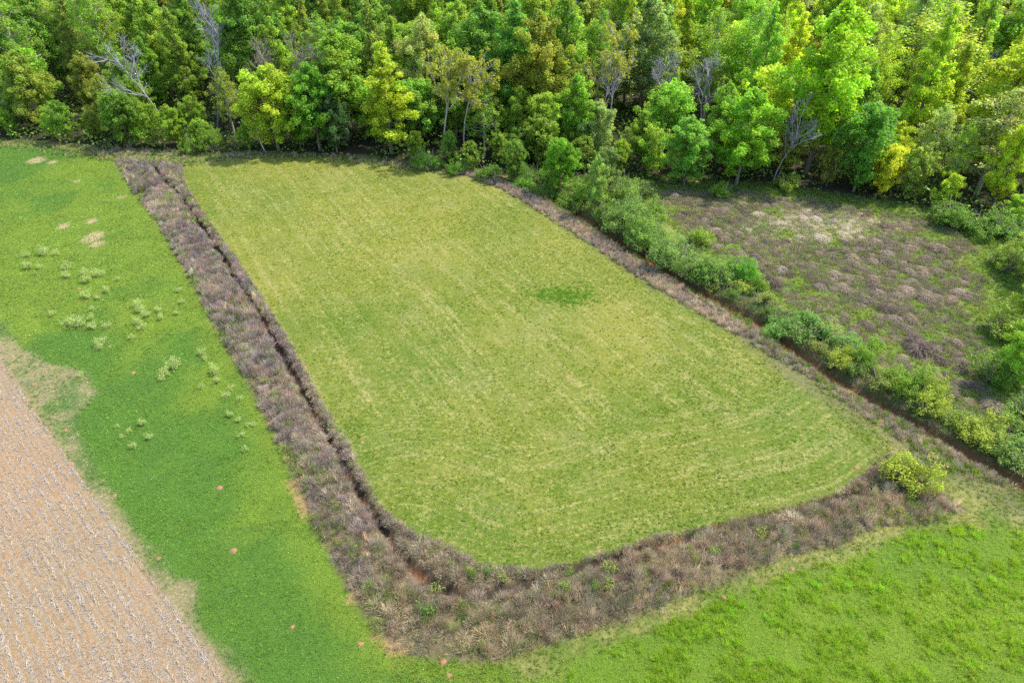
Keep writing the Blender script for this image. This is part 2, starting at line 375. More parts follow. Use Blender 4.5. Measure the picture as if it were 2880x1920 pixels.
# sheets: one fine patch cut by use, and one wide sheet to the horizon
def terrain():
    gx = np.arange(-112, 104.01, .45); gy = np.arange(16, 152.01, .45)
    X, Y = np.meshgrid(gx, gy); x = X.ravel(); y = Y.ravel(); z = height(x, y)
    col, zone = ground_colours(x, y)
    d, al = pdist(STRIP_IN[13:], x, y); d2, al2 = pdist(BANK_IN, x, y)
    ux, uy = -.52, .854
    q = x * uy - y * ux; t = x * ux + y * uy
    nearb = sstep(16, 9, d)
    lines = np.stack([np.where(d < 15, d * 2.0, q * 1.1 + 40), np.where(d < 15, al, t) * .035, np.zeros_like(x)], 1)
    ra, rb = np.array([(-31.5, 36.22)][0]), np.array([(-53.86, 57.85)][0]); rd = (rb - ra) / np.hypot(*(rb - ra))
    pr = ((x - ra[0]) * -rd[1] + (y - ra[1]) * rd[0]); pa = (x - ra[0]) * rd[0] + (y - ra[1]) * rd[1]; stb = sdist(STUBBLE, x, y) < 1.5
    lines = np.where(stb[:, None], np.stack([pr / .78, pa, 0 * x], 1), lines)
    nx, ny = len(gx), len(gy)
    i = (np.arange(ny - 1)[:, None] * nx + np.arange(nx - 1)[None, :]).ravel()
    Q = np.stack([i, i + 1, i + nx + 1, i + nx], 1)
    cx = x[Q].mean(1); cy = y[Q].mean(1)
    zid = np.zeros(len(Q), int)
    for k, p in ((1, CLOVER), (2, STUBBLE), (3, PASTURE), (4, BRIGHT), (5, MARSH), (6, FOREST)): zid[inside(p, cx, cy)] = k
    zid[pdist(STREAM, cx, cy)[0] < 1.5] = 7
    names = ['ground', 'lush_grass_field', 'stubble_field', 'pasture', 'hay_field', 'marsh', 'forest_floor', 'stream_bed']
    V = np.stack([x, y, z], 1)
    for k, nm in enumerate(names):
        q = Q[zid == k]; u, inv = np.unique(q, return_inverse=True); inv = inv.reshape(q.shape)
        me = mesh(nm, V[u], [inv], smooth=True)
        for an, arr in (('gcol', col[u]), ('zone', zone[u])):
            a = me.attributes.new(an, 'FLOAT_COLOR', 'POINT'); t4 = np.ones((len(u), 4), np.float32); t4[:, :3] = arr; a.data.foreach_set('color', t4.ravel())
        a = me.attributes.new('lines', 'FLOAT_VECTOR', 'POINT'); a.data.foreach_set('vector', lines[u].astype(np.float32).ravel())
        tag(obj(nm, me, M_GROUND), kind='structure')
    # wide sheet with a hole where the fine patch lies
    ex = np.concatenate([[-6000, -2500, -1000, -500], np.arange(-300, -112, 12), [-112], np.linspace(-112, 104, 19)[1:], np.arange(116, 330, 12), [500, 1000, 2500, 6000]])
    ey = np.concatenate([[-6000, -2500, -1000, -400, -150, -50], [16], np.linspace(16, 152, 12)[1:], np.arange(164, 360, 12), [500, 1000, 2500, 8000]])
    X, Y = np.meshgrid(ex, ey); x = X.ravel(); y = Y.ravel(); z = np.where(y >= 152, 7.0 * sstep(-4, -80, sdist(FOREST, x, y)), 0) - .05
    nx, ny = len(ex), len(ey); i = (np.arange(ny - 1)[:, None] * nx + np.arange(nx - 1)[None, :]).ravel()
    Q = np.stack([i, i + 1, i + nx + 1, i + nx], 1); cx = x[Q].mean(1); cy = y[Q].mean(1)
    Q = Q[~((cx > -112) & (cx < 104) & (cy > 16) & (cy < 152))]
    col, zone = ground_colours(x, y); out = (np.abs(x) > 320) | (y > 360) | (y < -40); col[out] = (.06, .07, .03)
    me = mesh('terrain', np.stack([x, y, z], 1), [Q])
    for an, arr in (('gcol', col), ('zone', zone)):
        a = me.attributes.new(an, 'FLOAT_COLOR', 'POINT'); t4 = np.ones((len(x), 4), np.float32); t4[:, :3] = arr; a.data.foreach_set('color', t4.ravel())
    a = me.attributes.new('lines', 'FLOAT_VECTOR', 'POINT'); a.data.foreach_set('vector', np.stack([x, y * .06, x * 0], 1).astype(np.float32).ravel())
    tag(obj('terrain', me, M_GROUND), kind='structure')
terrain()

# stream water: thin muddy ribbon in the bed
def stream_water():
    m, n, l = nt_new('muddy_water')
    p = n.new('ShaderNodeBsdfPrincipled'); p.inputs['Roughness'].default_value = .12; p.inputs['IOR'].default_value = 1.33
    geo = n.new('ShaderNodeNewGeometry'); ns = n.new('ShaderNodeTexNoise'); ns.inputs['Scale'].default_value = 1.3; ns.inputs['Detail'].default_value = 4
    l.new(geo.outputs['Position'], ns.inputs['Vector'])
    cr = n.new('ShaderNodeValToRGB'); cr.color_ramp.elements[0].position = .35; cr.color_ramp.elements[1].position = .65
    cr.color_ramp.elements[0].color = (.10, .055, .03, 1); cr.color_ramp.elements[1].color = (.34, .13, .045, 1)
    l.new(ns.outputs[0], cr.inputs[0]); l.new(cr.outputs[0], p.inputs['Base Color'])
    b = n.new('ShaderNodeBump'); b.inputs['Strength'].default_value = .25; b.inputs['Distance'].default_value = .05; l.new(ns.outputs[0], b.inputs['Height']); l.new(b.outputs[0], p.inputs['Normal'])
    o = n.new('ShaderNodeOutputMaterial'); l.new(p.outputs[0], o.inputs[0])
    P = np.array(STREAM); seg = np.concatenate([[0], np.cumsum(np.hypot(*np.diff(P, axis=0).T))]); s = np.arange(0, seg[-1], .8)
    px = np.interp(s, seg, P[:, 0]) + (fbm(s, s * 0, 6, 2) - .5) * 1.0; py = np.interp(s, seg, P[:, 1])
    tx = np.gradient(px); ty = np.gradient(py); L = np.hypot(tx, ty); nx, ny = -ty / L, tx / L; w = .45 + .5 * vnoise(s, s * 0 + 3, 3)
    zb = -1.02
    V = np.concatenate([np.stack([px + nx * w, py + ny * w, px * 0 + zb], 1), np.stack([px - nx * w, py - ny * w, px * 0 + zb], 1)])
    k = len(s); i = np.arange(k - 1); Q = np.stack([i, i + 1, i + k + 1, i + k], 1)
    tag(obj('stream_water', mesh('stream_water', V, [Q]), m), kind='structure')
stream_water()

# ------------------------------------------------------------------ uncountable cover: grass, clover, dry growth, straw
def near_density(x, y, k0=1.0, d0=45.0, p=1.3):
    r = np.sqrt(x * x + y * y + 2500.0); return k0 * np.clip((d0 * 1.3 / r), 0, 1.0) ** p
def in_view(x, y, m=4.0):
    # keep what stands on the land the photograph covers, plus a margin
    z = y * .812 + 50 * .5835
    return (np.abs(x) < .75 * z + m) & (y > 22)
def cover(poly, dens, rng, keep=None):
    q = sample(poly, area_box(poly) * dens, rng); x, y = q[:, 0], q[:, 1]
    k = rng.random(len(x)) < near_density(x, y)
    k &= in_view(x, y)
    if keep is not None: k &= keep(x, y)
    return q[k]
def low_leaves(q, rng, size, hmax, col, tilt=.9, v=.2, narrow=.55):
    n = len(q); z = height(q[:, 0], q[:, 1]); far = np.sqrt(q[:, 0] ** 2 + q[:, 1] ** 2 + 2500) / 70
    c = np.stack([q[:, 0], q[:, 1], z + rng.random(n) * hmax + .02], 1)
    nr = rng.normal(size=(n, 3)) * tilt; nr[:, 2] = np.abs(nr[:, 2]) + .55
    L = size * (.6 + .8 * rng.random(n)) * np.clip(far, .9, 1.7)
    V, Q = cards(c, nr, L, L * narrow, rng); return V, Q, np.repeat(jit(col, n, rng, v), 4, 0)
def tufts(q, rng, h, spread, nb, col, w=.02, v=.15, tipc=1.25):
    """upright grass tufts of nb blades"""
    n = len(q); z = height(q[:, 0], q[:, 1]); far = np.clip(np.sqrt(q[:, 0] ** 2 + q[:, 1] ** 2 + 2500) / 70, .9, 1.8)
    hh = np.broadcast_to(h, n) * (.7 + .6 * rng.random(n)); tc = jit(col, n, rng, v)
    b = np.stack([q[:, 0], q[:, 1], z], 1)[:, None, :] + rng.normal(size=(n, nb, 3)) * np.array([.28, .28, 0]) * spread
    th = rng.random((n, nb)) * 2 * PI; rr = spread * (.25 + .9 * rng.random((n, nb)))
    t = b + np.stack([np.cos(th) * rr, np.sin(th) * rr, hh[:, None] * (.55 + .5 * rng.random((n, nb)))], -1)
    V, T = blades(b.reshape(-1, 3), t.reshape(-1, 3), np.repeat(w * far, nb), rng)
    cc = np.repeat(tc, nb, 0) * (1 + rng.normal(0, .1, (n * nb, 1)))
    cc = np.stack([cc, cc, cc * tipc], 1).reshape(-1, 3)
    return V, T, cc

def build_cover():
    r = rng_of(21)
    # --- lush low cover left of the ditch
    notm = lambda x, y: (sdist(MARGIN, x, y) > -.2) & (sdist(STRIP, x, y) > .1)
    q = cover(CLOVER, 52, r, notm); B = Bag()
    edge = pdist(STRIP_OUT, q[:, 0], q[:, 1])[0]
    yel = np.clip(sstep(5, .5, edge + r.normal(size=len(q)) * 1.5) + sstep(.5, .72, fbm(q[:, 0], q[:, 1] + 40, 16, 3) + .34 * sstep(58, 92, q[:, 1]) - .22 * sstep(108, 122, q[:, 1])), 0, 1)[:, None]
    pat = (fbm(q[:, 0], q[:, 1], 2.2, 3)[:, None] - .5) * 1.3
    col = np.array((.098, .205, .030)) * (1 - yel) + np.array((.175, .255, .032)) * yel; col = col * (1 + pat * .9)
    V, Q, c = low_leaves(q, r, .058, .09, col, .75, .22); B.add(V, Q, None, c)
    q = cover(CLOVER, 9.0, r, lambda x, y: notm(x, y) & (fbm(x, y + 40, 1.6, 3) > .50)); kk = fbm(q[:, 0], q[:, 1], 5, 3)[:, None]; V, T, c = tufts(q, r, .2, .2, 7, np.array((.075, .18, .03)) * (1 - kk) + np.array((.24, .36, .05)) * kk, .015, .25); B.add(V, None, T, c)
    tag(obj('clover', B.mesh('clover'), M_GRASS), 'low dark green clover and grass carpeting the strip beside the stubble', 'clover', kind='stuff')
    # --- margin of dry and green weeds along the stubble
    B = Bag(); q = cover(MARGIN, 15, r, lambda x, y: sdist(STUBBLE, x, y) > -.3)
    g = fbm(q[:, 0] + 9, q[:, 1], 1.7, 3); q1 = q[g > .5]; q2 = q[g <= .5]
    V, T, c = tufts(q1, r, .16, .2, 6, (.40, .34, .22), .014); B.add(V, None, T, c)
    V, T, c = tufts(q2, r, .2, .2, 7, (.13, .23, .055), .016); B.add(V, None, T, c)
    tag(obj('weedy_grass', B.mesh('weedy_grass'), M_GRASS), 'patchy straw and green grass bordering the corn stubble', 'grass', kind='stuff')
    # --- pasture
    B = Bag(); ins = lambda x, y: sdist(PASTURE, x, y) < .3
    q = cover(PASTURE, 20, r, ins); x, y = q[:, 0], q[:, 1]
    g = fbm(x, y, 1.3, 3) * .65 + fbm(x + 40, y, 10, 3) * .45 + r.normal(0, .05, len(x))
    q1 = q[g > .555]; q2 = q[(g <= .535)]; q2 = q2[r.random(len(q2)) < .42]
    k = fbm(q1[:, 0], q1[:, 1] + 70, 6, 3)[:, None]
    kk = np.clip(k * .9 + .3 * sstep(50, 100, q1[:, 1])[:, None], 0, 1)
    V, T, c = tufts(q1, r, .15, .17, 6, np.array((.125, .245, .030)) * (1 - kk) + np.array((.30, .335, .05)) * kk, .022, .24); B.add(V, None, T, c)
    V, T, c = tufts(q2, r, .07, .25, 5, (.43, .40, .17), .012, .2, 1.0); B.add(V, None, T, c)
    q = cover(PASTURE, .9, r, ins); V, T, c = tufts(q, r, .16, .17, 8, (.10, .21, .05), .026, .25); B.add(V, None, T, c)
    # lush wet spot
    cx, cy = [(7.16, 80.31)][0]; q = r.normal(size=(420, 2)) * (2.6, 1.3) + (cx, cy)
    V, T, c = tufts(q, r, .35, .3, 9, (.13, .28, .025)); B.add(V, None, T, c)
    tag(obj('pasture_grass', B.mesh('pasture_grass'), M_GRASS), 'short mown grass, half straw and half green, inside the ditches', 'grass', kind='stuff')
    # --- bright hay field
    B = Bag(); q = cover(BRIGHT, 70, r, lambda x, y: sdist(BRIGHT, x, y) < .4)
    V, Q, c = low_leaves(q, r, .06, .2, (.145, .265, .020), .9, .3, .4); B.add(V, Q, None, c)
    q = cover(BRIGHT, 13, r, lambda x, y: fbm(x, y, 2.2, 3) + r.normal(0, .06, len(x)) > .44)
    k = fbm(q[:, 0], q[:, 1], 7, 3)[:, None]
    V, T, c = tufts(q, r, .40, .26, 11, np.array((.21, .36, .024)) * (1 - k) + np.array((.42, .53, .07)) * k, .014); B.add(V, None, T, c)
    q = cover(BRIGHT, 2.2, r, lambda x, y: fbm(x, y, 2.2, 3) > .42)
    V, T, c = tufts(q, r, .72, .45, 34, (.25, .40, .028), .016); B.add(V, None, T, c)
    tag(obj('hay_grass', B.mesh('hay_grass'), M_GRASS), 'bright yellow green hay grass in thick uneven tufts', 'grass', kind='stuff')
    # --- rough margin between the dry growth and the hay, and along the stream
    B = Bag(); ROUGH = [(-6.51, 28.24), (-0.86, 28.06), (4.22, 29.83), (14.09, 33.48), (23.74, 37.42), 
    (33.43, 40.73), (42.9, 42.66), (37.47, 45.91), (34.22, 62.1), (39.38, 57.48), 
    (44.17, 51.63), (49.16, 44.79), (49.25, 38.71), (34.39, 39.18), (18.78, 33.28), 
    (4.08, 27.55), (-0.8, 23.73), (-8.53, 23.73), (-9.22, 28.59)]
    q = cover(ROUGH, 14, r, lambda x, y: sdist(BRIGHT, x, y) > -.4); g = fbm(q[:, 0], q[:, 1], 1.8, 3); q1 = q[g > .52]; q2 = q[g <= .52]
    V, T, c = tufts(q1, r, .25, .22, 8, (.30, .31, .09), .016); B.add(V, None, T, c)
    V, T, c = tufts(q2, r, .3, .22, 9, (.19, .28, .045), .018); B.add(V, None, T, c)
    q = sample(BANK, area_box(BANK) * 2.0, r); q = q[(q[:, 0] > 30) & (r.random(len(q)) < .7)]
    V, T, c = tufts(q, r, .75, .5, 26, (.17, .27, .04), .022); B.add(V, None, T, c)
    tag(obj('rough_grass', B.mesh('rough_grass'), M_GRASS), 'rough olive grass at the foot of the brown growth', 'grass', kind='stuff')
    # --- marsh grass
    B = Bag(); q = cover(MARSH, 16, r, lambda x, y: sdist(MARSH, x, y) < 1)
    k = fbm(q[:, 0], q[:, 1], 4, 3)[:, None]
    V, T, c = tufts(q, r, .42, .3, 9, np.array((.13, .24, .03)) * (1 - k) + np.array((.28, .33, .07)) * k, .022); B.add(V, None, T, c)
    EDGE = [(20.23, 124.13), (37.85, 121.59), (56.95, 115.95), (74.59, 107.52), (82.97, 100.29), 
    (73.68, 85.04), (74.36, 100.29), (58.28, 109.45), (36.73, 116.93), (20.11, 116.93)]
    CORN = [(0.33, 124.57), (10.21, 123.06), (20.09, 123.06), (26.15, 119.94), (23.03, 110.35), 
    (18.84, 101.87), (15.8, 100.29), (11.52, 108.57), (5.13, 118.92)]
    q = cover(CORN, 14, r); V, T, c = tufts(q, r, .5, .3, 10, (.13, .22, .035), .024); B.add(V, None, T, c)
    RS = [(75.22, 101.87), (83.44, 101.08), (53.53, 51.95), (56.18, 59.73), (65.78, 78.08), 
    (75.98, 95.76)]
    q = cover(RS, 14, r); V, T, c = tufts(q, r, .5, .3, 10, (.13, .22, .035), .024); B.add(V, None, T, c)
    q = cover(EDGE, 12, r); V, T, c = tufts(q, r, .5, .3, 10, (.12, .2, .035), .024); B.add(V, None, T, c)
    TOP = [(-108.93, 142.92), (-78.65, 137.44), (-51.2, 135.69), (-23.98, 131.81), (-8.0, 125.0), 
    (-9.55, 123.06), (-27.77, 128.56), (-41.59, 132.76), (-56.83, 131.34), (-63.12, 127.43), 
    (-79.77, 130.4), (-106.06, 138.2)]
    q = cover(TOP, 9, r); g = r.random(len(q)) < .35
    V, T, c = tufts(q[~g], r, .55, .35, 9, (.11, .19, .035), .026); B.add(V, None, T, c)
    V, T, c = tufts(q[g], r, .8, .3, 9, (.33, .27, .17), .022); B.add(V, None, T, c)
    tag(obj('marsh_grass', B.mesh('marsh_grass'), M_GRASS), 'rank green grass between the brown tussocks of the wet meadow', 'grass', kind='stuff')
build_cover()

def brush(q, rng, nb=66, col=(.25, .185, .145), hm=1.0, rm=.65):
    """fuzzy domes of dry stems"""
    n = len(q); z = height(q[:, 0], q[:, 1]); far = np.clip(np.sqrt(q[:, 0] ** 2 + q[:, 1] ** 2 + 2500) / 70, .9, 1.8)
    big = fbm(q[:, 0], q[:, 1] + 200, 3.5, 3); H = hm * (.35 + 1.0 * big + .45 * rng.random(n)); R = rm * (.65 + .7 * rng.random(n)); tc = jit(col, n, rng, .22, .06); hue = (fbm(q[:, 0] + 77, q[:, 1], 4.5, 3)[:, None] - .5) * 2
    tc = tc * (1 + hue * np.array([.30, .30, .12]))
    th = rng.random((n, nb)) * 2 * PI; u = rng.random((n, nb)) ** .6
    rr = R[:, None] * u; hh = H[:, None] * np.sqrt(np.clip(1.05 - u ** 2, 0, 1)) * (.55 + .5 * rng.random((n, nb)))
    lx = rng.normal(0, .12, (n, 1)); ly = rng.normal(0, .12, (n, 1))
    tip = np.stack([q[:, 0:1] + rr * np.cos(th) + lx, q[:, 1:2] + rr * np.sin(th) + ly, z[:, None] + hh], -1)
    k = rng.random((n, nb, 1)) * .55 + .35
    root = np.stack([q[:, 0:1] + .25 * rr * np.cos(th), q[:, 1:2] + .25 * rr * np.sin(th), np.repeat(z[:, None], nb, 1)], -1)
    base = tip + (root - tip) * k + rng.normal(0, .06, (n, nb, 3))
    V, T = blades(base.reshape(-1, 3), tip.reshape(-1, 3), np.repeat(.016 * far, nb), rng)
    cc = np.repeat(tc, nb, 0) * (1 + rng.normal(0, .14, (n * nb, 1))).clip(.5, 1.6)
    return V, T, np.repeat(cc, 3, 0)
def build_brush():
    r = rng_of(31)
    def lot(poly, dens, keep):
        q = sample(poly, area_box(poly) * dens, r); x, y = q[:, 0], q[:, 1]; return q[keep(x, y)]
    def dd(x, y):
        d, al = pdist(DITCH, x, y); return d - .45 * (vnoise(al, al * 0 + 4, 2.5) - .55)
    spec = [('dry_brush', 'left', lambda x, y: (x < -12) & (dd(x, y) > .55), 'purplish brown dead weeds lining the long ditch beside the clover'),
            ('dry_brush', 'low', lambda x, y: (x >= -12) & (dd(x, y) > .6), 'brown dead weeds along the short ditch above the hay grass')]
    for nm, _, keep, lab in spec:
        B = Bag(); q = lot(STRIP, 9.0, keep); g = r.random(len(q)) < .5
        V, T, c = tufts(q[g], r, .3, .26, 6, (.34, .27, .19), .018); B.add(V, None, T, c)
        V, T, c = tufts(q[~g], r, .3, .26, 6, (.17, .20, .06), .018); B.add(V, None, T, c)
        q = lot(STRIP, 4.6, lambda x, y: keep(x, y) & (sdist(STRIP, x, y) < -.15)); x, y = q[:, 0], q[:, 1]
        e = -sdist(STRIP, x, y); g = fbm(x, y, 3.2, 3); inner = pdist(STRIP_IN, x, y)[0] < 1.4
        q = q[(g > .27 + .12 * (e < .7)) | inner]; x, y = q[:, 0], q[:, 1]; g2 = fbm(x + 30, y, 5, 3)
        gaps = (fbm(x - 9, y + 14, 2.4, 2) > .70) & (y < 40); q = q[~gaps]; g2 = g2[~gaps]
        tall = (g2 > .45)
        V, T, c = brush(q[tall], r, 64, (.355, .29, .235) if _ == 'left' else (.42, .34, .225)); B.add(V, None, T, c)
        V, T, c = brush(q[~tall], r, 54, (.33, .27, .20) if _ == 'left' else (.385, .31, .195), .75, .6); B.add(V, None, T, c)
        qb = lot(STRIP, .55, lambda x, y: keep(x, y) & (sdist(STRIP, x, y) < -.9)); V, T, c = brush(qb, r, 150, (.345, .28, .225) if _ == 'left' else (.40, .325, .21), 1.35, 1.0); B.add(V, None, T, c)
        qi = lot(STRIP, 30, lambda x, y: (keep(x, y) | ((dd(x, y) > .3) & (x >= -12) & (nm == 'dry_brush'))) & (pdist(STRIP_IN, x, y)[0] < .8)); qi = qi[r.random(len(qi)) < .35]
        V, T, c = brush(qi, r, 40, (.30, .25, .17), .5, .45); B.add(V, None, T, c)
        # green weeds and pale straw bunches mixed in
        q = lot(STRIP, 2.2, lambda x, y: keep(x, y) & (fbm(x, y + 5, 2.0, 2) > .52)); V, T, c = brush(q, r, 40, (.22, .30, .065), 1.05, .5); B.add(V, None, T, c)
        q = lot(STRIP, .45, lambda x, y: keep(x, y) & (fbm(x + 3, y, 4, 2) > .48)); V, T, c = tufts(q, r, 1.15, .35, 14, (.704, .560, .336), .018); B.add(V, None, T, c)
        tag(obj(nm, B.mesh(nm), M_DRY), lab, 'brush', kind='stuff')
    B = Bag(); q = lot(BANK, 5.5, lambda x, y: (sdist(BANK, x, y) < -.05) & ((x < 33) | (r.random(len(x)) < .5)) & (x < 50))
    V, T, c = brush(q, r, 56, (.42, .34, .25), .8, .55); B.add(V, None, T, c)
    q = lot(BANK, .5, lambda x, y: pdist(BANK_OUT, x, y)[0] < 1.2); V, T, c = brush(q, r, 50, (.176, .216, .080), .7, .55); B.add(V, None, T, c)
    tag(obj('dry_brush', B.mesh('dry_brush'), M_DRY), 'narrow band of brown dead weeds between the pasture and the stream', 'brush', kind='stuff')
    # dry thatch on the far side of the stream and top edges
    B = Bag(); SIDE = [(11.67, 110.35), (19.55, 101.87), (27.69, 90.18), (34.56, 80.31), (39.7, 69.96), 
    (44.01, 61.3), (49.25, 52.61), (52.97, 47.63), (51.52, 45.35), (47.48, 49.43), 
    (44.11, 54.29), (40.23, 59.5), (36.38, 66.76), (32.61, 75.73), (26.17, 83.22), 
    (19.83, 94.32), (12.13, 106.83)]
    q = lot(SIDE, 2.4, lambda x, y: pdist(STREAM, x, y)[0] > .95); g = r.random(len(q)) < .45
    V, T, c = brush(q[g], r, 60, (.320, .280, .192), .7, .7); B.add(V, None, T, c)
    V, T, c = brush(q[~g], r, 60, (.112, .192, .056), .9, .75); B.add(V, None, T, c)
    q = lot([(-40, 40), (80, 40), (80, 140), (-40, 140)], 7.0, lambda x, y: (np.abs(pdist(STREAM, x, y)[0] - 1.75) < .7)); g = r.random(len(q)) < .55
    V, T, c = tufts(q[g], r, .6, .4, 10, (.17, .24, .045), .018); B.add(V, None, T, c)
    V, T, c = tufts(q[~g], r, .55, .4, 10, (.32, .26, .165), .016); B.add(V, None, T, c)
    TOPB = [(-90.35, 139.23), (-79.0, 138.2), (-61.68, 135.19), (-36.66, 134.21), (-18.4, 128.56), 
    (-7.17, 125.0), (-7.94, 123.7), (-36.34, 132.76), (-60.81, 132.76), (-64.85, 129.71), 
    (-74.63, 128.56), (-81.78, 132.76)]
    q = lot(TOPB, .7, lambda x, y: fbm(x, y, 5, 2) > .42); V, T, c = brush(q, r, 46, (.368, .296, .224), .8, .7); B.add(V, None, T, c)
    tag(obj('stream_side_weeds', B.mesh('stream_side_weeds'), M_DRY), 'tangled grey green weeds on the far bank of the stream and at the wood edge', 'weeds', kind='stuff')
build_brush()

# ------------------------------------------------------------------ corn stubble
def build_stubble():
    r = rng_of(41); S = np.array(STUBBLE)
    a, b = np.array([(-31.5, 36.22)][0]), np.array([(-53.86, 57.85)][0]); d = (b - a) / np.hypot(*(b - a)); nrm = np.array([-d[1], d[0]])
    if nrm[0] > 0: nrm = -nrm
    BB = Bag()
    def stalks(p, ang, L, w, zt, col):
        n = len(p); z = height(p[:, 0], p[:, 1]); dx = np.stack([np.cos(ang), np.sin(ang)], 1)
        b0 = np.stack([p[:, 0] - dx[:, 0] * L / 2, p[:, 1] - dx[:, 1] * L / 2, z + .03], 1); t0 = np.stack([p[:, 0] + dx[:, 0] * L / 2, p[:, 1] + dx[:, 1] * L / 2, z + .03 + zt], 1)
        s = np.stack([-dx[:, 1], dx[:, 0], dx[:, 0] * 0], 1) * w[:, None]; up = np.array([0, 0, 1.0]) * w[:, None] * 1.2
        V = np.stack([b0 - s, b0 + s, b0 + up, t0 - s * .8, t0 + s * .8, t0 + up * .8], 1).reshape(-1, 3); i = np.arange(n)[:, None] * 6
        Q = np.concatenate([i + np.array([[0, 3, 5, 2]]), i + np.array([[1, 2, 5, 4]])]); return V, Q, np.repeat(col, 6, 0)
    base_ang = math.atan2(d[1], d[0]); pal = np.array([(.43, .40, .36), (.39, .31, .21), (.31, .29, .28), (.43, .33, .20)])
    for k in range(40):
        o = a + nrm * (.15 + .78 * k); t = np.arange(-60, 60, .028); t = t + r.normal(0, .08, len(t))
        p = o + d * t[:, None]; den = fbm(t * 1.0, t * 0 + k * 9.1, 2.2, 3); stat = r.random(len(t)) < np.clip((den - .34) * 4.0, .05, .95) * .8
        p = p + nrm * (r.normal(0, .09, len(t)) + (fbm(t, t * 0 + k, 8, 2) - .5) * .35)[:, None]
        x, y = p[:, 0], p[:, 1]; keep = stat & (sdist(STUBBLE, x, y) < .15) & in_view(x, y, 3); p = p[keep]
        if len(p) < 12: continue
        n = len(p); L = r.uniform(.16, .52, n); ang = base_ang + r.normal(0, .55, n) + (r.random(n) < .5) * PI
        V, Q, c = stalks(p, ang, L, r.uniform(.011, .024, n), r.uniform(0, .16, n) * (r.random(n) < .6), pal[r.integers(0, 4, n)] * r.uniform(.75, 1.15, (n, 1)))
        BB.add(V, Q, None, c)
    tag(obj('corn_stubble', BB.mesh('corn_stubble'), M_DRY), 'pale broken corn stalks in straight rows across the orange clay', 'stubble', kind='stuff')
    q = sample(STUBBLE, area_box(STUBBLE) * 50, r); q = q[in_view(q[:, 0], q[:, 1], 3)]; q = q[r.random(len(q)) < near_density(q[:, 0], q[:, 1]) * np.clip((fbm(q[:, 0], q[:, 1], 3, 3) - .3) * 3, .1, 1)]; n = len(q)
    V, Q, c = stalks(q, r.random(n) * 2 * PI, r.uniform(.1, .42, n), r.uniform(.008, .017, n), r.uniform(0, .05, n), pal[r.integers(0, 4, n)] * r.uniform(.7, 1.1, (n, 1)))
    B = Bag(); B.add(V, Q, None, c); tag(obj('corn_straw', B.mesh('corn_straw'), M_DRY), 'loose corn straw strewn over the clay between the rows', 'straw', kind='stuff')
build_stubble()

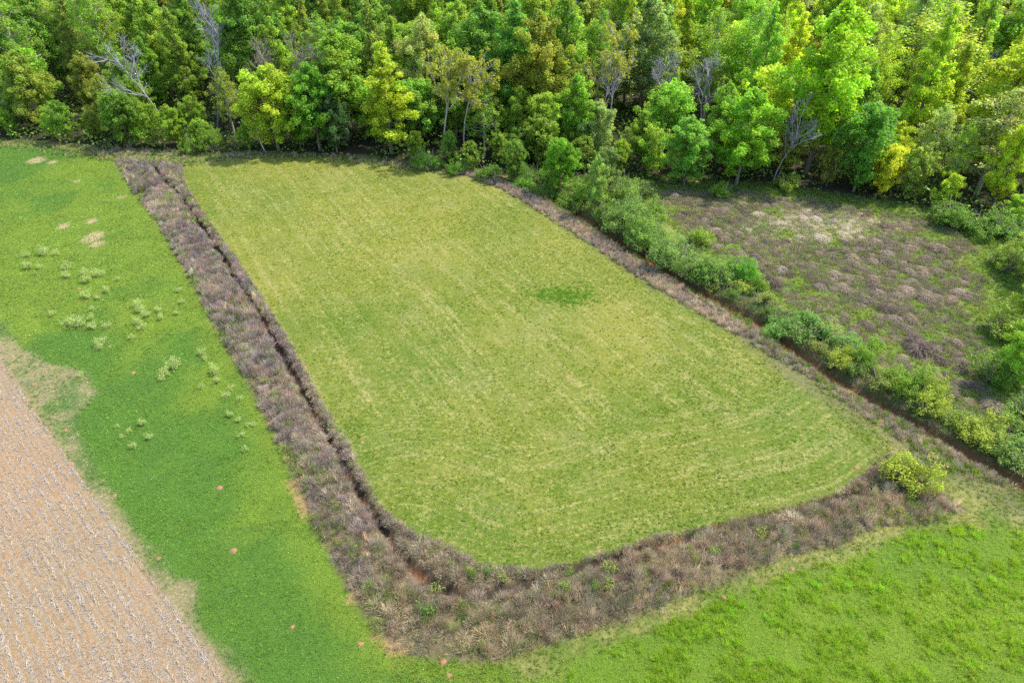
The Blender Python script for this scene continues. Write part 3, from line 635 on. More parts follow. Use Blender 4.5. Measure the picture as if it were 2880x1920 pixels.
# ------------------------------------------------------------------ trees and bushes
def limb_path(p0, d0, L, r, curve=.35, n=4, wob=.06):
    pts = [np.array(p0, float)]; d = unit(np.array(d0, float))
    for i in range(n):
        d = unit(d + np.array([0, 0, curve / n]) + r.normal(0, wob, 3)); pts.append(pts[-1] + d * L / n)
    return np.array(pts)
def clump(bag, c, rc, nl, r, ls, tint, flat=.95):
    v = unit(r.normal(size=(nl, 3))); rad = r.random(nl)[:, None] ** .45
    p = c + v * rad * rc * np.array([1, 1, flat]); nr = v * .75 + np.array([0, 0, .55]) + r.normal(0, .6, (nl, 3))
    L = ls * r.uniform(.6, 1.25, nl); V, Q = cards(p, nr, L, L * .62, r)
    bag.add(V, Q, None, np.repeat(jit(tint, nl, r, .14, .05), 4, 0))
def make_tree(seed, H=20, cb=.25, R=3.6, shape='oval', nl=26, ls=.30, per=46, lean=0.0, dens=1.0, bark=(.16, .13, .10), tuft=1.0, up=.55):
    r = rng_of(seed); wood = Bag(); crown = Bag()
    n = 8; t = np.linspace(0, 1, n); wx = np.cumsum(r.normal(0, .12, n)) * H / 60; wy = np.cumsum(r.normal(0, .12, n)) * H / 60
    tp = np.stack([wx + lean * t ** 1.3, wy, t * H * .97], 1); tp[0] = 0
    r0 = .013 * H + .03; tube(wood, tp, r0 * (1 - t * .9) + .015, 7, bark)
    tp_at = lambda u: np.array([np.interp(u, t, tp[:, i]) for i in range(3)])
    def env(s):
        if shape == 'cone': return (1 - s) ** .62 * min(1, .5 + s * 2.5)
        if shape == 'oval': return math.sin(PI * min(1, (.12 + .88 * s)) ** .85) ** .7 if s < 1 else 0
        if shape == 'round': return math.sqrt(max(0, 1 - (2 * s - .95) ** 2)) if abs(2 * s - .95) < 1 else .1
        if shape == 'vase': return min(1, .3 + s) * (1 if s < .8 else (1 - s) * 4 + .2)
        return 1
    az = r.random() * 6.28
    for i in range(nl):
        s = (i + r.random() * .8) / nl; u = cb + (1 - cb) * s * .97; az += 2.4 + r.normal(0, .35)
        L = R * max(.16, env(s)) * r.uniform(.72, 1.12); p0 = tp_at(u * .985); el = (.15 + up * s) + r.normal(0, .12)
        d = np.array([math.cos(az) * math.cos(el), math.sin(az) * math.cos(el), math.sin(el)])
        pts = limb_path(p0, d, L, r); lr = r0 * (1 - u * .8) * .38 + .01
        tube(wood, pts, np.linspace(lr, .012, len(pts)), 4, np.array(bark) * 1.1)
        ctint = np.ones(3) * r.uniform(.82, 1.18) * np.array([1 + r.normal(0, .06), 1, 1])
        for k in range(max(3, int(round(3 + L * 1.15)))):
            f = r.uniform(.35, 1.05); j = f * (len(pts) - 1); a = min(int(j), len(pts) - 2); c0 = pts[a] + (pts[a + 1] - pts[a]) * (j - a)
            off = r.normal(0, 1, 3) * np.array([.2, .2, .12]) * L; c1 = c0 + off
            tube(wood, np.array([c0, (c0 + c1) / 2 + r.normal(0, .05, 3), c1]), [lr * .4 + .006, .012, .008], 3, np.array(bark) * 1.15)
            rc = (.40 + .10 * L) * tuft * r.uniform(.65, 1.25); clump(crown, c1, rc, max(8, int(per * dens * rc * rc * 1.5)), r, ls, ctint * r.uniform(.88, 1.12))
    clump(crown, tp_at(.99), .6 * tuft, int(per * .7 * dens), r, ls, np.ones(3))
    return wood.mesh('trunk'), crown.mesh('crown')
def make_bare(seed, H=18, lean=0, spread=.55, col=(.42, .41, .40), levels=3, low=.45, leaf=0):
    r = rng_of(seed); wood = Bag(); crown = Bag()
    def grow(p, d, L, rad, lev):
        pts = limb_path(p, d, L, r, .25 if lev else .1, 5 if lev < 2 else 3, .11)
        tube(wood, pts, np.linspace(rad, max(.018, rad * .45), len(pts)), 7 if lev == 0 else (4 if lev < 2 else 3), np.array(col) * r.uniform(.85, 1.12))
        if lev >= levels:
            if leaf and r.random() < leaf: clump(crown, pts[-1], .5, 14, r, .2, np.ones(3) * r.uniform(.85, 1.15))
            return
        nb = [10, 7, 6, 5][lev] if lev < 4 else 3
        for i in range(nb):
            f = r.uniform(low if lev == 0 else .3, 1.0); j = f * (len(pts) - 1); a = min(int(j), len(pts) - 2); c0 = pts[a] + (pts[a + 1] - pts[a]) * (j - a)
            ax = unit(pts[a + 1] - pts[a]); q = unit(np.cross(ax, r.normal(size=3))); e = r.uniform(.35, spread + .4)
            dd = ax * math.cos(e) + q * math.sin(e)
            grow(c0, dd, L * [.42, .55, .55, .6][min(lev, 3)] * r.uniform(.65, 1.1) * (1.15 - .4 * f), max(.016, rad * (.5 if lev == 0 else .55)), lev + 1)
    grow(np.zeros(3), np.array([lean / H, .0, 1.0]), H * .82, .0075 * H + .03, 0)
    return wood.mesh('trunk'), (crown.mesh('crown') if crown.V else None)
def make_bush(seed, H=2.5, R=1.5, n=26, ls=.14, per=46, stems=6, flat=.8, open_=0.0, bark=(.2, .16, .12), rough=.25):
    r = rng_of(seed); wood = Bag(); leaf = Bag(); lob = [(r.random() * 6.28, r.uniform(.25, .6), r.uniform(.6, 1.05)) for _ in range(4)]
    for i in range(stems):
        a = r.random() * 6.28; e = r.uniform(.6, 1.35); d = np.array([math.cos(a) * math.cos(e), math.sin(a) * math.cos(e), math.sin(e)])
        pts = limb_path(r.normal(0, .08, 3) * np.array([1, 1, 0]) * R, d, H * r.uniform(.6, .9), r, .3, 4, .1)
        tube(wood, pts, np.linspace(.035 * H / 2.5 + .008, .01, 5), 4, bark)
    for i in range(n):
        a, off, hs = lob[r.integers(4)]; o = np.array([math.cos(a), math.sin(a)]) * off * R
        v = unit(r.normal(size=3)); v[2] = abs(v[2]) - .2 * r.random(); rr = r.uniform(.4, 1.0) ** .6; R2 = R * r.uniform(.5, .72)
        c = np.array([o[0] + v[0] * R2 * rr, o[1] + v[1] * R2 * rr, H * hs * (.42 + .52 * v[2] * rr) * r.uniform(1 - rough, 1.05)]); c[2] = max(c[2], .12 * H); rc = (.28 + .10 * R) * r.uniform(.6, 1.25)
        p0 = np.array([o[0] * .4, o[1] * .4, .05 * H]); tube(wood, np.array([p0, (p0 + c) / 2 + np.array([0, 0, -.04 * H]) + r.normal(0, .05, 3) * R, c]), [.018, .012, .006], 3, bark)
        clump(leaf, c, rc, int(per * (1 - open_) * r.uniform(.6, 1.2)), r, ls, np.ones(3) * r.uniform(.8, 1.2) * np.array([1 + r.normal(0, .05), 1, 1]), flat)
    return wood.mesh('stems'), leaf.mesh('foliage')

GRASS_Z = lambda x, y: float(height(np.array([x]), np.array([y]))[0])
def put(name, meshes, partnames, x, y, s=(1, 1, 1), rz=0.0, leafcol=(1, 1, 1), woodcol=(1, 1, 1), label=None, cat=None, group=None, sink=.05, mats=None):
    e = bpy.data.objects.new(name, None); C.objects.link(e); e.empty_display_size = .5
    e.location = (x, y, GRASS_Z(x, y) - sink); e.rotation_euler = (0, 0, rz); e.scale = s
    tag(e, label, cat, group)
    for k, (me, pn) in enumerate(zip(meshes, partnames)):
        if me is None: continue
        o = bpy.data.objects.new(pn, me); C.objects.link(o); o.parent = e
        if not me.materials: me.materials.append((mats or (M_BARK, M_LEAF))[k])
        o.color = (*(woodcol if k == 0 else leafcol), 1)
    return e
TP = ('trunk', 'crown'); BP = ('stems', 'foliage')

G_DEEP = (0.202, 0.342, 0.044); G_MID = (0.267, 0.426, 0.048); G_LIGHT = (0.305, 0.444, 0.048); G_YEL = (0.455, 0.540, 0.040); G_OLIVE = (0.305, 0.360, 0.057); G_PALE = (0.364, 0.444, 0.138); G_GREY = (0.221, 0.312, 0.092); G_LIME = (0.390, 0.516, 0.041)

def forest():
    T = {}
    kinds = {
        'poplar': [make_tree(100 + i, 22, .14, 4.6, 'cone', 44, .185, 105) for i in range(4)],
        'oval': [make_tree(110 + i, 20, .18, 5.0, 'oval', 38, .19, 100) for i in range(5)],
        'round': [make_tree(120 + i, 15, .13, 5.0, 'round', 32, .19, 98) for i in range(4)],
        'airy': [make_tree(130 + i, 21, .28, 4.6, 'oval', 34, .17, 72, 0, .6, (.34, .31, .27), .95, up=.8) for i in range(3)],
        'low': [make_tree(140 + i, 9, .05, 3.4, 'round', 24, .19, 84, 0, 1.0, tuft=.95) for i in range(4)],
    }
    H0 = {'poplar': 22, 'oval': 20, 'round': 15, 'airy': 21, 'low': 9}
    r = rng_of(77); used = []
    # single trees one can point to: base x, base y, height, lean, then kind, crown colour, width factor, label
    L = [(-24.46, 135.19, 22.1, 2.3, 'poplar', G_YEL, 1.35, 'tall bright yellow tree rising from the wood edge above the pasture'), (-47.92, 136.68, 16.7, 3.3, 'round', G_LIME, 1.25, 'broad yellow green tree at the wood edge near the long ditch head'), (0.37, 144.0, 27.2, -0.0, 'poplar', (0.199, 0.414, 0.066), 1.25, 'tall fresh green conical tree standing above its neighbours mid wood'), (8.57, 115.95, 10.2, -0.4, 'round', (0.199, 0.4, 0.03), 1.0, 'round mid green tree on the stream bend'), (16.52, 113.1, 9.5, -0.4, 'round', G_GREY, 0.75, 'grey green young tree behind the stream bend'), (13.94, 106.49, 10.8, -0.1, 'oval', (0.316, 0.462, 0.111), 0.75, 'pale green slender tree beside the stream below the bend'), (0.33, 121.59, 7.8, -0.0, 'round', G_DEEP, 1.0, 'dark leafy tree at the pasture corner by the stream head'), (31.48, 118.32, 13.5, -1.6, 'oval', (0.251, 0.462, 0.066), 1.35, 'feathery light green tree at the near corner of the wet meadow'), (41.22, 118.92, 18.2, -3.5, 'oval', (0.264, 0.485, 0.035), 1.3, 'wide fresh green tree behind the wet meadow'), (61.67, 115.95, 15.9, -4.6, 'round', (0.171, 0.377, 0.048), 1.1, 'dense dark green round tree overlooking the wet meadow'), (55.87, 124.13, 31.0, -7.8, 'oval', (0.37, 0.583, 0.035), 1.1, 'very tall fresh yellow green tree towering over the wet meadow edge'), (82.64, 114.04, 19.2, -6.5, 'airy', (0.465, 0.509, 0.153), 1.6, 'hazy olive thin leaved tree beside the wet meadow'), (74.91, 118.92, 15.0, -4.1, 'airy', (0.45, 0.559, 0.168), 1.1, 'slim pale green thin leaved tree next to the hazy olive tree'), (82.28, 140.79, 25.9, -7.4, 'airy', (0.45, 0.546, 0.066), 1.8, 'tall many stemmed thin leaved tree in the back of the wood'), (5.36, 139.48, 26.1, -0.2, 'oval', (0.331, 0.363, 0.048), 1.0, 'olive brown crown standing behind the conical green tree'), (-18.3, 149.04, 23.7, 1.7, 'oval', (0.45, 0.509, 0.153), 0.9, 'whitish pale crowned tree among darker crowns'), (-34.67, 142.11, 22.6, 4.4, 'oval', G_MID, 1.35, 'large mid green tree next to the bright yellow tree'), (-39.48, 136.93, 17.8, 2.9, 'oval', (0.199, 0.414, 0.04), 1.2, 'lush green tree between the yellow tree and the leaning one'), (-35.54, 135.19, 11.9, 1.8, 'round', (0.092, 0.183, 0.055), 0.9, 'very dark blue green evergreen at the wood edge'), (-79.23, 138.71, 12.1, 4.0, 'round', G_DEEP, 1.1, 'dark low tree beneath the leaning dead tree'), (57.86, 61.3, 8.8, -4.5, 'round', (0.304, 0.485, 0.048), 1.0, 'leafy light green tree across the wet meadow from the stream'), (66.67, 71.88, 10.1, -5.8, 'oval', (0.395, 0.522, 0.066), 1.2, 'yellow green tree growing on the meadow side beyond the last tussocks'), (75.75, 85.04, 9.2, -5.0, 'round', (0.395, 0.509, 0.1), 1.2, 'soft yellow green tree joining the meadow to the tall wood')]
    for (x, y, h, lean, kind, colr, wf, lab) in L:
        ms = kinds[kind][r.integers(len(kinds[kind]))]; s = h / H0[kind]
        e = put('tree', ms, TP, x, y, (s * wf, s * wf, s), r.random() * 6.28, colr, (1, 1, 1), lab, 'tree', sink=.2)
        used.append((x, y, 4.0))
    # thin leaved and bare trees
    Bt = [(-72.64, 144.82, 20.6, -9.1, 'bare', 0.95, 'grey dead tree leaning hard to one side over the wood edge'), (-64.76, 149.04, 24.9, 1.1, 'bare', 0.8, 'grey bare topped tree behind the leaning dead tree'), (-14.53, 135.19, 23.0, 0.4, 'thin', 0.7, 'tall pale trunk with thin yellow leaves at the wood edge'), (-9.57, 135.19, 20.3, 0.3, 'thin', 0.8, 'sparse grey limbed tree beside the tall pale trunk'), (9.58, 136.93, 17.5, 3.2, 'fork', 0.8, 'dark forked trunk with bare upper limbs above the stream bend'), 
    (19.27, 142.11, 17.8, -0.3, 'bare', 0.75, 'bare grey tree with dense twigs above the stream bend'), (31.31, 144.0, 16.8, -2.1, 'bare', 0.75, 'bare blue grey tree behind the feathery light green tree'), (38.81, 140.79, 16.5, -1.3, 'bare', 0.7, 'thin bare tree between fresh green crowns'), (48.48, 120.35, 15.3, 1.1, 'bare', 0.9, 'bare white limbed tree leaning over the wet meadow edge'), (63.49, 138.2, 12.3, -2.4, 'bare', 0.6, 'short bare snag behind the leaning white tree'), 
    (20.5, 140.79, 22.1, -0.6, 'thin', 0.55, 'slender bare topped tree deep in the wood'), (111.03, 149.04, 17.1, -6.0, 'bare', 0.7, 'bare grey limbs among crowns at the back of the wood'), (-50.31, 135.69, 13.8, -2.5, 'thin', 0.75, 'pale crooked thin tree leaning out beside the broad yellow green tree'), (-44.22, 143.46, 20.0, 0.1, 'twig', 0.7, 'brownish leafless twiggy tree in the dark wood'), (-54.61, 144.0, 21.0, 4.2, 'twig', 0.7, 'reddish brown leafless tree among the dark crowns')]
    for i, (x, y, h, lean, kind, wf, lab) in enumerate(Bt):
        col = {'bare': (.27, .27, .275), 'thin': (.40, .37, .33), 'fork': (.17, .14, .12), 'twig': (.26, .2, .17)}[kind]
        me = make_bare(200 + i, h, lean * .9, .6, col, 3 if kind == 'fork' else 3, .42, {'bare': 0, 'thin': .75, 'fork': .8, 'twig': 0}[kind])
        put('bare_tree' if kind in ('bare', 'twig') else 'thin_tree', me, TP, x, y, (1, 1, 1), 0, (.36, .38, .05) if kind == 'thin' else (.25, .31, .05), (1, 1, 1), lab, 'tree', sink=.2)
        used.append((x, y, 2.2))
    # the wood itself
    pts = []
    F = np.array(FOREST)
    cand = np.stack([r.uniform(-185, 185, 16000), r.uniform(98, 240, 16000)], 1); sdv = sdist(FOREST, cand[:, 0], cand[:, 1])
    cand = np.c_[cand, sdv][sdv < -.8]; zc = cand[:, 1] * .812 + 29; cand = cand[np.abs(cand[:, 0]) < .75 * zc + 6]
    cand = cand[np.argsort(-cand[:, 2])[::1]] if False else cand
    grid = [(a, b, c) for a, b, c in used]
    for x, y, sdv in cand:
        depth = -sdv; rad = 4.4 if depth < 9 else (7.0 if depth < 40 else 9.0)
        if depth > 92: continue
        if all((x - a) ** 2 + (y - b) ** 2 > max(rad, c * .9) ** 2 for a, b, c in grid):
            grid.append((x, y, rad)); pts.append((x, y, depth))
    for x, y, depth in pts:
        right = sstep(-5, 60, x); n = float(fbm(np.array([x]), np.array([y]), 24, 2)[0]); w = r.random()
        if depth < 5.5:
            kind = 'low' if w < .62 else 'round'; h = r.uniform(5, 9.5)
        elif depth < 14:
            kind = ['round', 'oval', 'low', 'airy'][int(r.choice(4, p=[.34, .38, .13, .15]))]; h = r.uniform(10, 16)
        else:
            kind = ['poplar', 'oval', 'round', 'airy'][int(r.choice(4, p=[.52, .24, .08, .16]))]; h = r.uniform(18, 27) if kind != 'round' else r.uniform(14, 18)
        ms = kinds[kind][r.integers(len(kinds[kind]))]; s = h / H0[kind]; wf = r.uniform(.9, 1.3) if depth < 14 else (r.uniform(.85, 1.15) if kind == 'poplar' else r.uniform(1.0, 1.35))
        u = r.random() + (right - .4) * .75  # lighter greens to the right: stronger sun on that side put into crown colour
        if u < .03: cname, colr = 'dark green', G_DEEP
        elif u < .5: cname, colr = 'mid green', G_MID
        elif u < .62: cname, colr = 'olive', G_OLIVE
        elif u < .82: cname, colr = 'light green', G_LIGHT
        elif u < .92: cname, colr = 'pale green', G_PALE
        else: cname, colr = 'yellow green', G_LIME if w < .6 else G_YEL
        colr = np.array(colr) * r.uniform(.85, 1.15) * (1 + .16 * right) * np.array([r.uniform(.9, 1.12), 1, r.uniform(.85, 1.2)])  # gain to the right paints sun against cloud shade into the leaf colour
        where = 'at the foot of the wood' if depth < 5.5 else ('in the front rank of the wood' if depth < 14 else 'deep in the wood')
        side = 'beyond the wet meadow' if x > 22 else ('beyond the pasture' if x > -60 else 'beyond the clover strip')
        form = {'poplar': 'tall narrow', 'oval': 'full oval', 'round': 'rounded', 'airy': 'thin leaved', 'low': 'low bushy'}[kind]
        lab = f'{form} {cname} tree {where} {side}'
        put('tree', ms, TP, x, y, (s * wf, s * wf, s * r.uniform(1.0, 1.15)), r.random() * 6.28, tuple(colr), (1, 1, 1), lab, 'tree', f'{form} {cname} trees {where} {side}', sink=.2)
    print('forest trees', len(pts))
    q = np.stack([r.uniform(-140, 130, 90000), r.uniform(98, 205, 90000)], 1); d = -sdist(FOREST, q[:, 0], q[:, 1]); z = q[:, 1] * .812 + 29
    q = q[(d > -1) & (d < 60) & (np.abs(q[:, 0]) < .75 * z + 5) & (fbm(q[:, 0], q[:, 1], 6, 3) > .42)]; n = len(q)
    c = np.stack([q[:, 0], q[:, 1], height(q[:, 0], q[:, 1]) + .15 + 3.6 * r.random(n) ** 1.6], 1); nr = r.normal(size=(n, 3)) * .7 + np.array([0, 0, .8]); Lf = r.uniform(.2, .42, n)
    V, Q = cards(c, nr, Lf, Lf * .6, r); B = Bag(); B.add(V, Q, None, np.repeat(jit((.19, .30, .055), n, r, .3), 4, 0))
    tag(obj('undergrowth', B.mesh('undergrowth'), M_LEAF), 'shaded leafy undergrowth covering the floor of the wood', 'undergrowth', kind='stuff')
forest()

def bushes():
    r = rng_of(91)
    K = {2.2: [make_bush(300 + i, 2.2, 1.25, 46, .07, 38, 9, .9, 0, (.26, .22, .17), .5) for i in range(3)], 3.6: [make_bush(305 + i, 3.6, 2.0, 85, .09, 46, 11, .9, 0, (.26, .22, .17), .45) for i in range(4)], 6.0: [make_bush(312 + i, 6.0, 3.3, 170, .11, 52, 14, .9, 0, (.26, .22, .17), .45) for i in range(3)]}
    # base px, top px, colour, width factor, label
    L = [(38.68, 45.79, 4.6, -1.6, (0.359, 0.424, 0.055), 1.0, 'round yellow green bush where the ditch meets the stream grass'), (32.33, 84.8, 5.6, -1.1, (0.191, 0.414, 0.054), 0.95, 'vivid green upright bush between the stream and the tussocks'), (34.87, 82.39, 3.3, -0.7, (0.233, 0.355, 0.055), 0.85, 'small soft green bush next to the vivid green one'), (28.63, 83.22, 4.5, -0.8, (0.205, 0.328, 0.076), 1.1, 'grey green thicket bush beside the vivid green bush'), (25.94, 85.04, 5.6, -0.9, (0.205, 0.341, 0.067), 1.1, 'grey green streamside bush next to the thicket bush'), (23.85, 88.85, 6.4, -1.2, (0.234, 0.353, 0.095), 1.1, 'grey green streamside bush across from the lush pasture spot'), (29.26, 95.76, 4.1, -0.7, (0.291, 0.414, 0.054), 0.9, 'yellowish bush at the near edge of the tussocks'), (21.07, 93.61, 6.2, -0.7, (0.205, 0.353, 0.058), 1.1, 'leafy bush leaning over the stream'), (18.41, 98.75, 7.4, -1.1, (0.224, 0.352, 0.078), 1.1, 'tall pale green streamside bush above the leaning one'), (21.59, 103.49, 6.1, -0.7, (0.234, 0.352, 0.07), 1.1, 'pale bush at the top corner of the wet meadow'), (15.99, 101.87, 5.3, -0.1, (0.191, 0.311, 0.047), 1.0, 'green bush just below the slender pale tree'), (9.39, 110.35, 3.6, -0.2, (0.202, 0.342, 0.044), 1.2, 'low green bush at the stream head'), (6.17, 114.99, 3.7, -0.1, (0.168, 0.322, 0.042), 1.3, 'spreading low bush by the dark pool'), (11.52, 108.57, 3.2, -0.5, (0.269, 0.394, 0.052), 1.0, 'yellow green bush beside the dark pool'), (3.13, 118.92, 3.8, -0.5, (0.191, 0.365, 0.048), 1.3, 'dense low bush between pasture corner and stream head'), (-4.59, 122.43, 3.6, 0.1, (0.168, 0.311, 0.041), 1.3, 'low leafy bush on the pasture corner'), (-9.64, 124.57, 4.1, -0.2, (0.164, 0.328, 0.042), 1.2, 'dark leafy bush under the wood at the pasture corner'), (-16.09, 126.76, 5.4, 0.4, (0.164, 0.341, 0.044), 1.0, 'green bush at the wood foot by the straw grass'), (-64.08, 135.69, 4.7, 1.2, (0.234, 0.372, 0.048), 1.1, 'feathery light bush at the head of the long ditch'), (-61.15, 136.18, 6.2, 1.6, (0.224, 0.364, 0.047), 0.8, 'bright upright bush at the head of the long ditch'), (34.28, 71.88, 3.2, -0.7, (0.191, 0.365, 0.076), 1.5, 'broad grey green thicket beside the stream bend pool'), (37.03, 70.15, 3.9, -1.0, (0.179, 0.311, 0.07), 1.6, 'broad low thicket mound between the stream and the tussocks'), (40.63, 68.11, 2.9, -1.1, (0.205, 0.353, 0.095), 1.4, 'silvery green thicket sloping to the stream'), (38.47, 64.59, 3.2, -1.0, (0.352, 0.407, 0.053), 1.2, 'yellow spreading bush on the stream bank'), (41.51, 65.27, 3.7, -1.1, (0.215, 0.347, 0.046), 1.0, 'light green bush behind the yellow one'), (44.44, 67.2, 2.9, -0.9, (0.259, 0.414, 0.054), 0.8, 'narrow green bush rising over the brown tussocks'), (44.72, 60.12, 5.0, -1.7, (0.233, 0.364, 0.047), 1.0, 'lush light green bush over the stream'), (45.14, 56.39, 4.3, -2.0, (0.341, 0.407, 0.053), 1.1, 'yellow bush overhanging the stream'), (47.19, 58.59, 4.0, -1.5, (0.305, 0.373, 0.061), 0.9, 'thin yellowish bush next to the lush one'), (43.76, 61.3, 2.2, -0.7, (0.218, 0.353, 0.058), 1.2, 'low dark bush between yellow bushes'), (48.74, 52.94, 3.7, -1.7, (0.341, 0.398, 0.055), 1.2, 'yellow green bush by the lower stream'), (47.38, 54.29, 2.5, -1.2, (0.202, 0.311, 0.055), 1.2, 'dark low bush on the lower stream bank'), (49.78, 50.36, 3.0, -1.3, (0.234, 0.331, 0.061), 1.3, 'olive bush near the stream end'), (50.69, 48.52, 3.3, -1.4, (0.205, 0.314, 0.076), 1.3, 'dark green bush at the stream end'), (52.92, 52.61, 3.4, -1.4, (0.234, 0.365, 0.067), 1.3, 'green bush behind the stream end'), (55.72, 55.33, 4.3, -1.9, (0.164, 0.277, 0.058), 1.3, 'deep green bush under the light green meadow tree'), (55.54, 62.1, 4.4, -1.5, (0.202, 0.331, 0.047), 1.1, 'green bush at the foot of the light green meadow tree'), (61.64, 70.91, 4.6, -1.9, (0.291, 0.394, 0.061), 1.2, 'thin pale bush at the meadow side'), (72.52, 87.56, 5.0, -2.4, (0.313, 0.414, 0.07), 1.3, 'soft yellow bush where meadow meets wood'), (19.12, 109.45, 7.1, -0.7, (0.211, 0.319, 0.068), 1.0, 'pale green bush tree between the stream bend and the meadow corner'), (22.31, 113.1, 4.3, -0.2, (0.185, 0.284, 0.058), 1.3, 'leafy bush at the meadow corner under the wood'), (12.96, 112.17, 7.0, -0.4, (0.173, 0.308, 0.04), 1.0, 'fresh green bush tree beside the round stream bend tree'), (3.59, 121.59, 5.2, 0.1, (0.148, 0.274, 0.036), 1.2, 'green bush filling the corner between pasture and stream head'), (7.14, 118.92, 4.2, -0.4, (0.16, 0.274, 0.046), 1.2, 'spreading bush at the foot of the round stream bend tree'), (76.12, 100.29, 4.6, -2.2, (0.164, 0.29, 0.048), 1.6, 'dark bush under the hazy olive tree'), (72.49, 103.49, 5.0, -1.9, (0.178, 0.314, 0.048), 1.5, 'dark green bush at the shaded meadow edge'), (78.65, 97.99, 4.9, -2.4, (0.191, 0.328, 0.058), 1.5, 'dark bush at the shaded meadow corner'), (37.59, 114.04, 3.7, -0.7, (0.247, 0.394, 0.052), 1.2, 'light bush at the far meadow edge'), (49.21, 116.34, 3.9, -0.9, (0.251, 0.355, 0.047), 1.2, 'yellow green bush beneath the leaning white tree')]
    for i, (x, y, h, lean, colr, wf, lab) in enumerate(L):
        hs = min(K, key=lambda a: abs(math.log(a / h))); s = h / hs; k = K[hs][r.integers(len(K[hs]))]
        put('bush', k, BP, x, y, (s * wf, s * wf * r.uniform(.85, 1.1), s), r.random() * 6.28, colr, (1, 1, 1), lab, 'bush')
    SIDE = [(13.02, 108.57), (20.75, 105.14), (26.63, 97.99), (30.63, 88.85), (34.82, 79.19), 
    (38.33, 73.87), (42.21, 65.44), (45.52, 61.3), (48.77, 56.03), (53.53, 51.95), 
    (53.84, 47.63), (50.35, 46.19), (47.65, 49.74), (44.28, 54.63), (40.39, 59.89), 
    (36.53, 67.2), (32.9, 75.73), (26.78, 83.22), (19.94, 95.04), (13.52, 105.98)]
    q = sample(SIDE, 3000, r); q = q[pdist(STREAM, q[:, 0], q[:, 1])[0] > 1.5]; got = []
    for px, py in q:
        if all((px - a) ** 2 + (py - b) ** 2 > 1.9 ** 2 for a, b in got): got.append((px, py))
    for i, (px, py) in enumerate(got[:75]):
        h = r.uniform(1.0, 2.7); hs = 2.2; s = h / hs; ci = int(r.integers(4)); cn = ['grey green', 'dark green', 'olive', 'yellowish'][ci]; wf = r.uniform(1.0, 1.5)
        colr = np.array([(.22, .29, .09), (.16, .26, .05), (.28, .33, .08), (.36, .42, .07)][ci]) * r.uniform(.85, 1.15); sz = 'tall' if h > 1.9 else 'low'
        put('bush', K[2.2][i % 3], BP, px, py, (s * wf, s * wf, s), r.random() * 6.28, tuple(colr), (1, 1, 1), f'{sz} {cn} bush in the tangled thicket along the stream', 'bush', f'{sz} {cn} thicket bushes')
    # shoots in the dry strips
    S = [(-53.13, 97.99, 1.6), (-49.96, 93.89, 1.2), (-35.8, 71.59, 1.6), (-32.66, 66.93, 1.5), (-32.07, 64.59, 1.2), 
    (-28.21, 60.82, 1.4), (-26.28, 58.22, 1.6), (-23.46, 53.61, 1.5), (-22.24, 51.18, 1.2), (-69.23, 122.64, 1.3), 
    (-66.37, 117.92, 1.2), (-59.35, 108.04, 1.8), (-66.5, 122.01, 1.1), (-7.06, 31.59, 2.2), (-6.49, 34.1, 1.5), 
    (-11.82, 34.1, 1.2), (-3.54, 31.13, 1.0), (8.22, 35.92, 1.5), (5.03, 35.48, 1.0), (6.81, 33.69, 1.5), 
    (8.12, 34.1, 1.4), (4.21, 34.1, 1.6), (-2.18, 35.36, 1.6), (-0.81, 34.93, 1.4), (-3.41, 35.66, 1.3), 
    (-10.78, 34.64, 1.0), (-9.39, 33.28, 1.1), (36.14, 45.79, 1.3), (39.32, 44.58, 1.2), (21.9, 39.33, 1.6), 
    (19.59, 38.39, 1.0), (24.87, 38.06, 1.2), (35.72, 41.74, 1.3), (17.3, 37.47, 1.4)]
    KS = [make_bush(330 + i, 1.5, .6, 18, .065, 16, 5, .9, .2) for i in range(3)]
    for i, (x, y, h) in enumerate(S):
        s = h / 1.5; near = 'the brown weeds of the long ditch' if x < -12 else 'the brown weeds of the short ditch'
        put('sapling', KS[i % 3], BP, x, y, (s, s, s), r.random() * 6.28, [(.22, .36, .04), (.13, .26, .045), (.32, .40, .08)][i % 3], (1, 1, 1),
            f'{["fresh green", "deep green", "yellow leaved"][i % 3]} young shoot sprouting through {near}', 'sapling', f'{["fresh green", "deep green", "yellow leaved"][i % 3]} shoots in {near}')
    # rushes on the wet stream edge
    R = [(27.82, 79.86), (30.01, 76.79), (30.3, 75.73), (30.79, 74.38), (32.68, 72.67), 
    (32.57, 71.39), (35.44, 64.84), (37.13, 62.42), (23.12, 85.04)]
    KR = make_bush(340, .8, .5, 14, .09, 36, 4, .8)
    for x, y in R: put('rush_clump', KR, BP, x, y, (1.1, 1.1, 1), r.random() * 6.28, (.10, .21, .015), (1, 1, 1), 'small vivid green clump growing on the wet clay of the stream', 'plant', 'green clumps in the stream bed')
bushes()

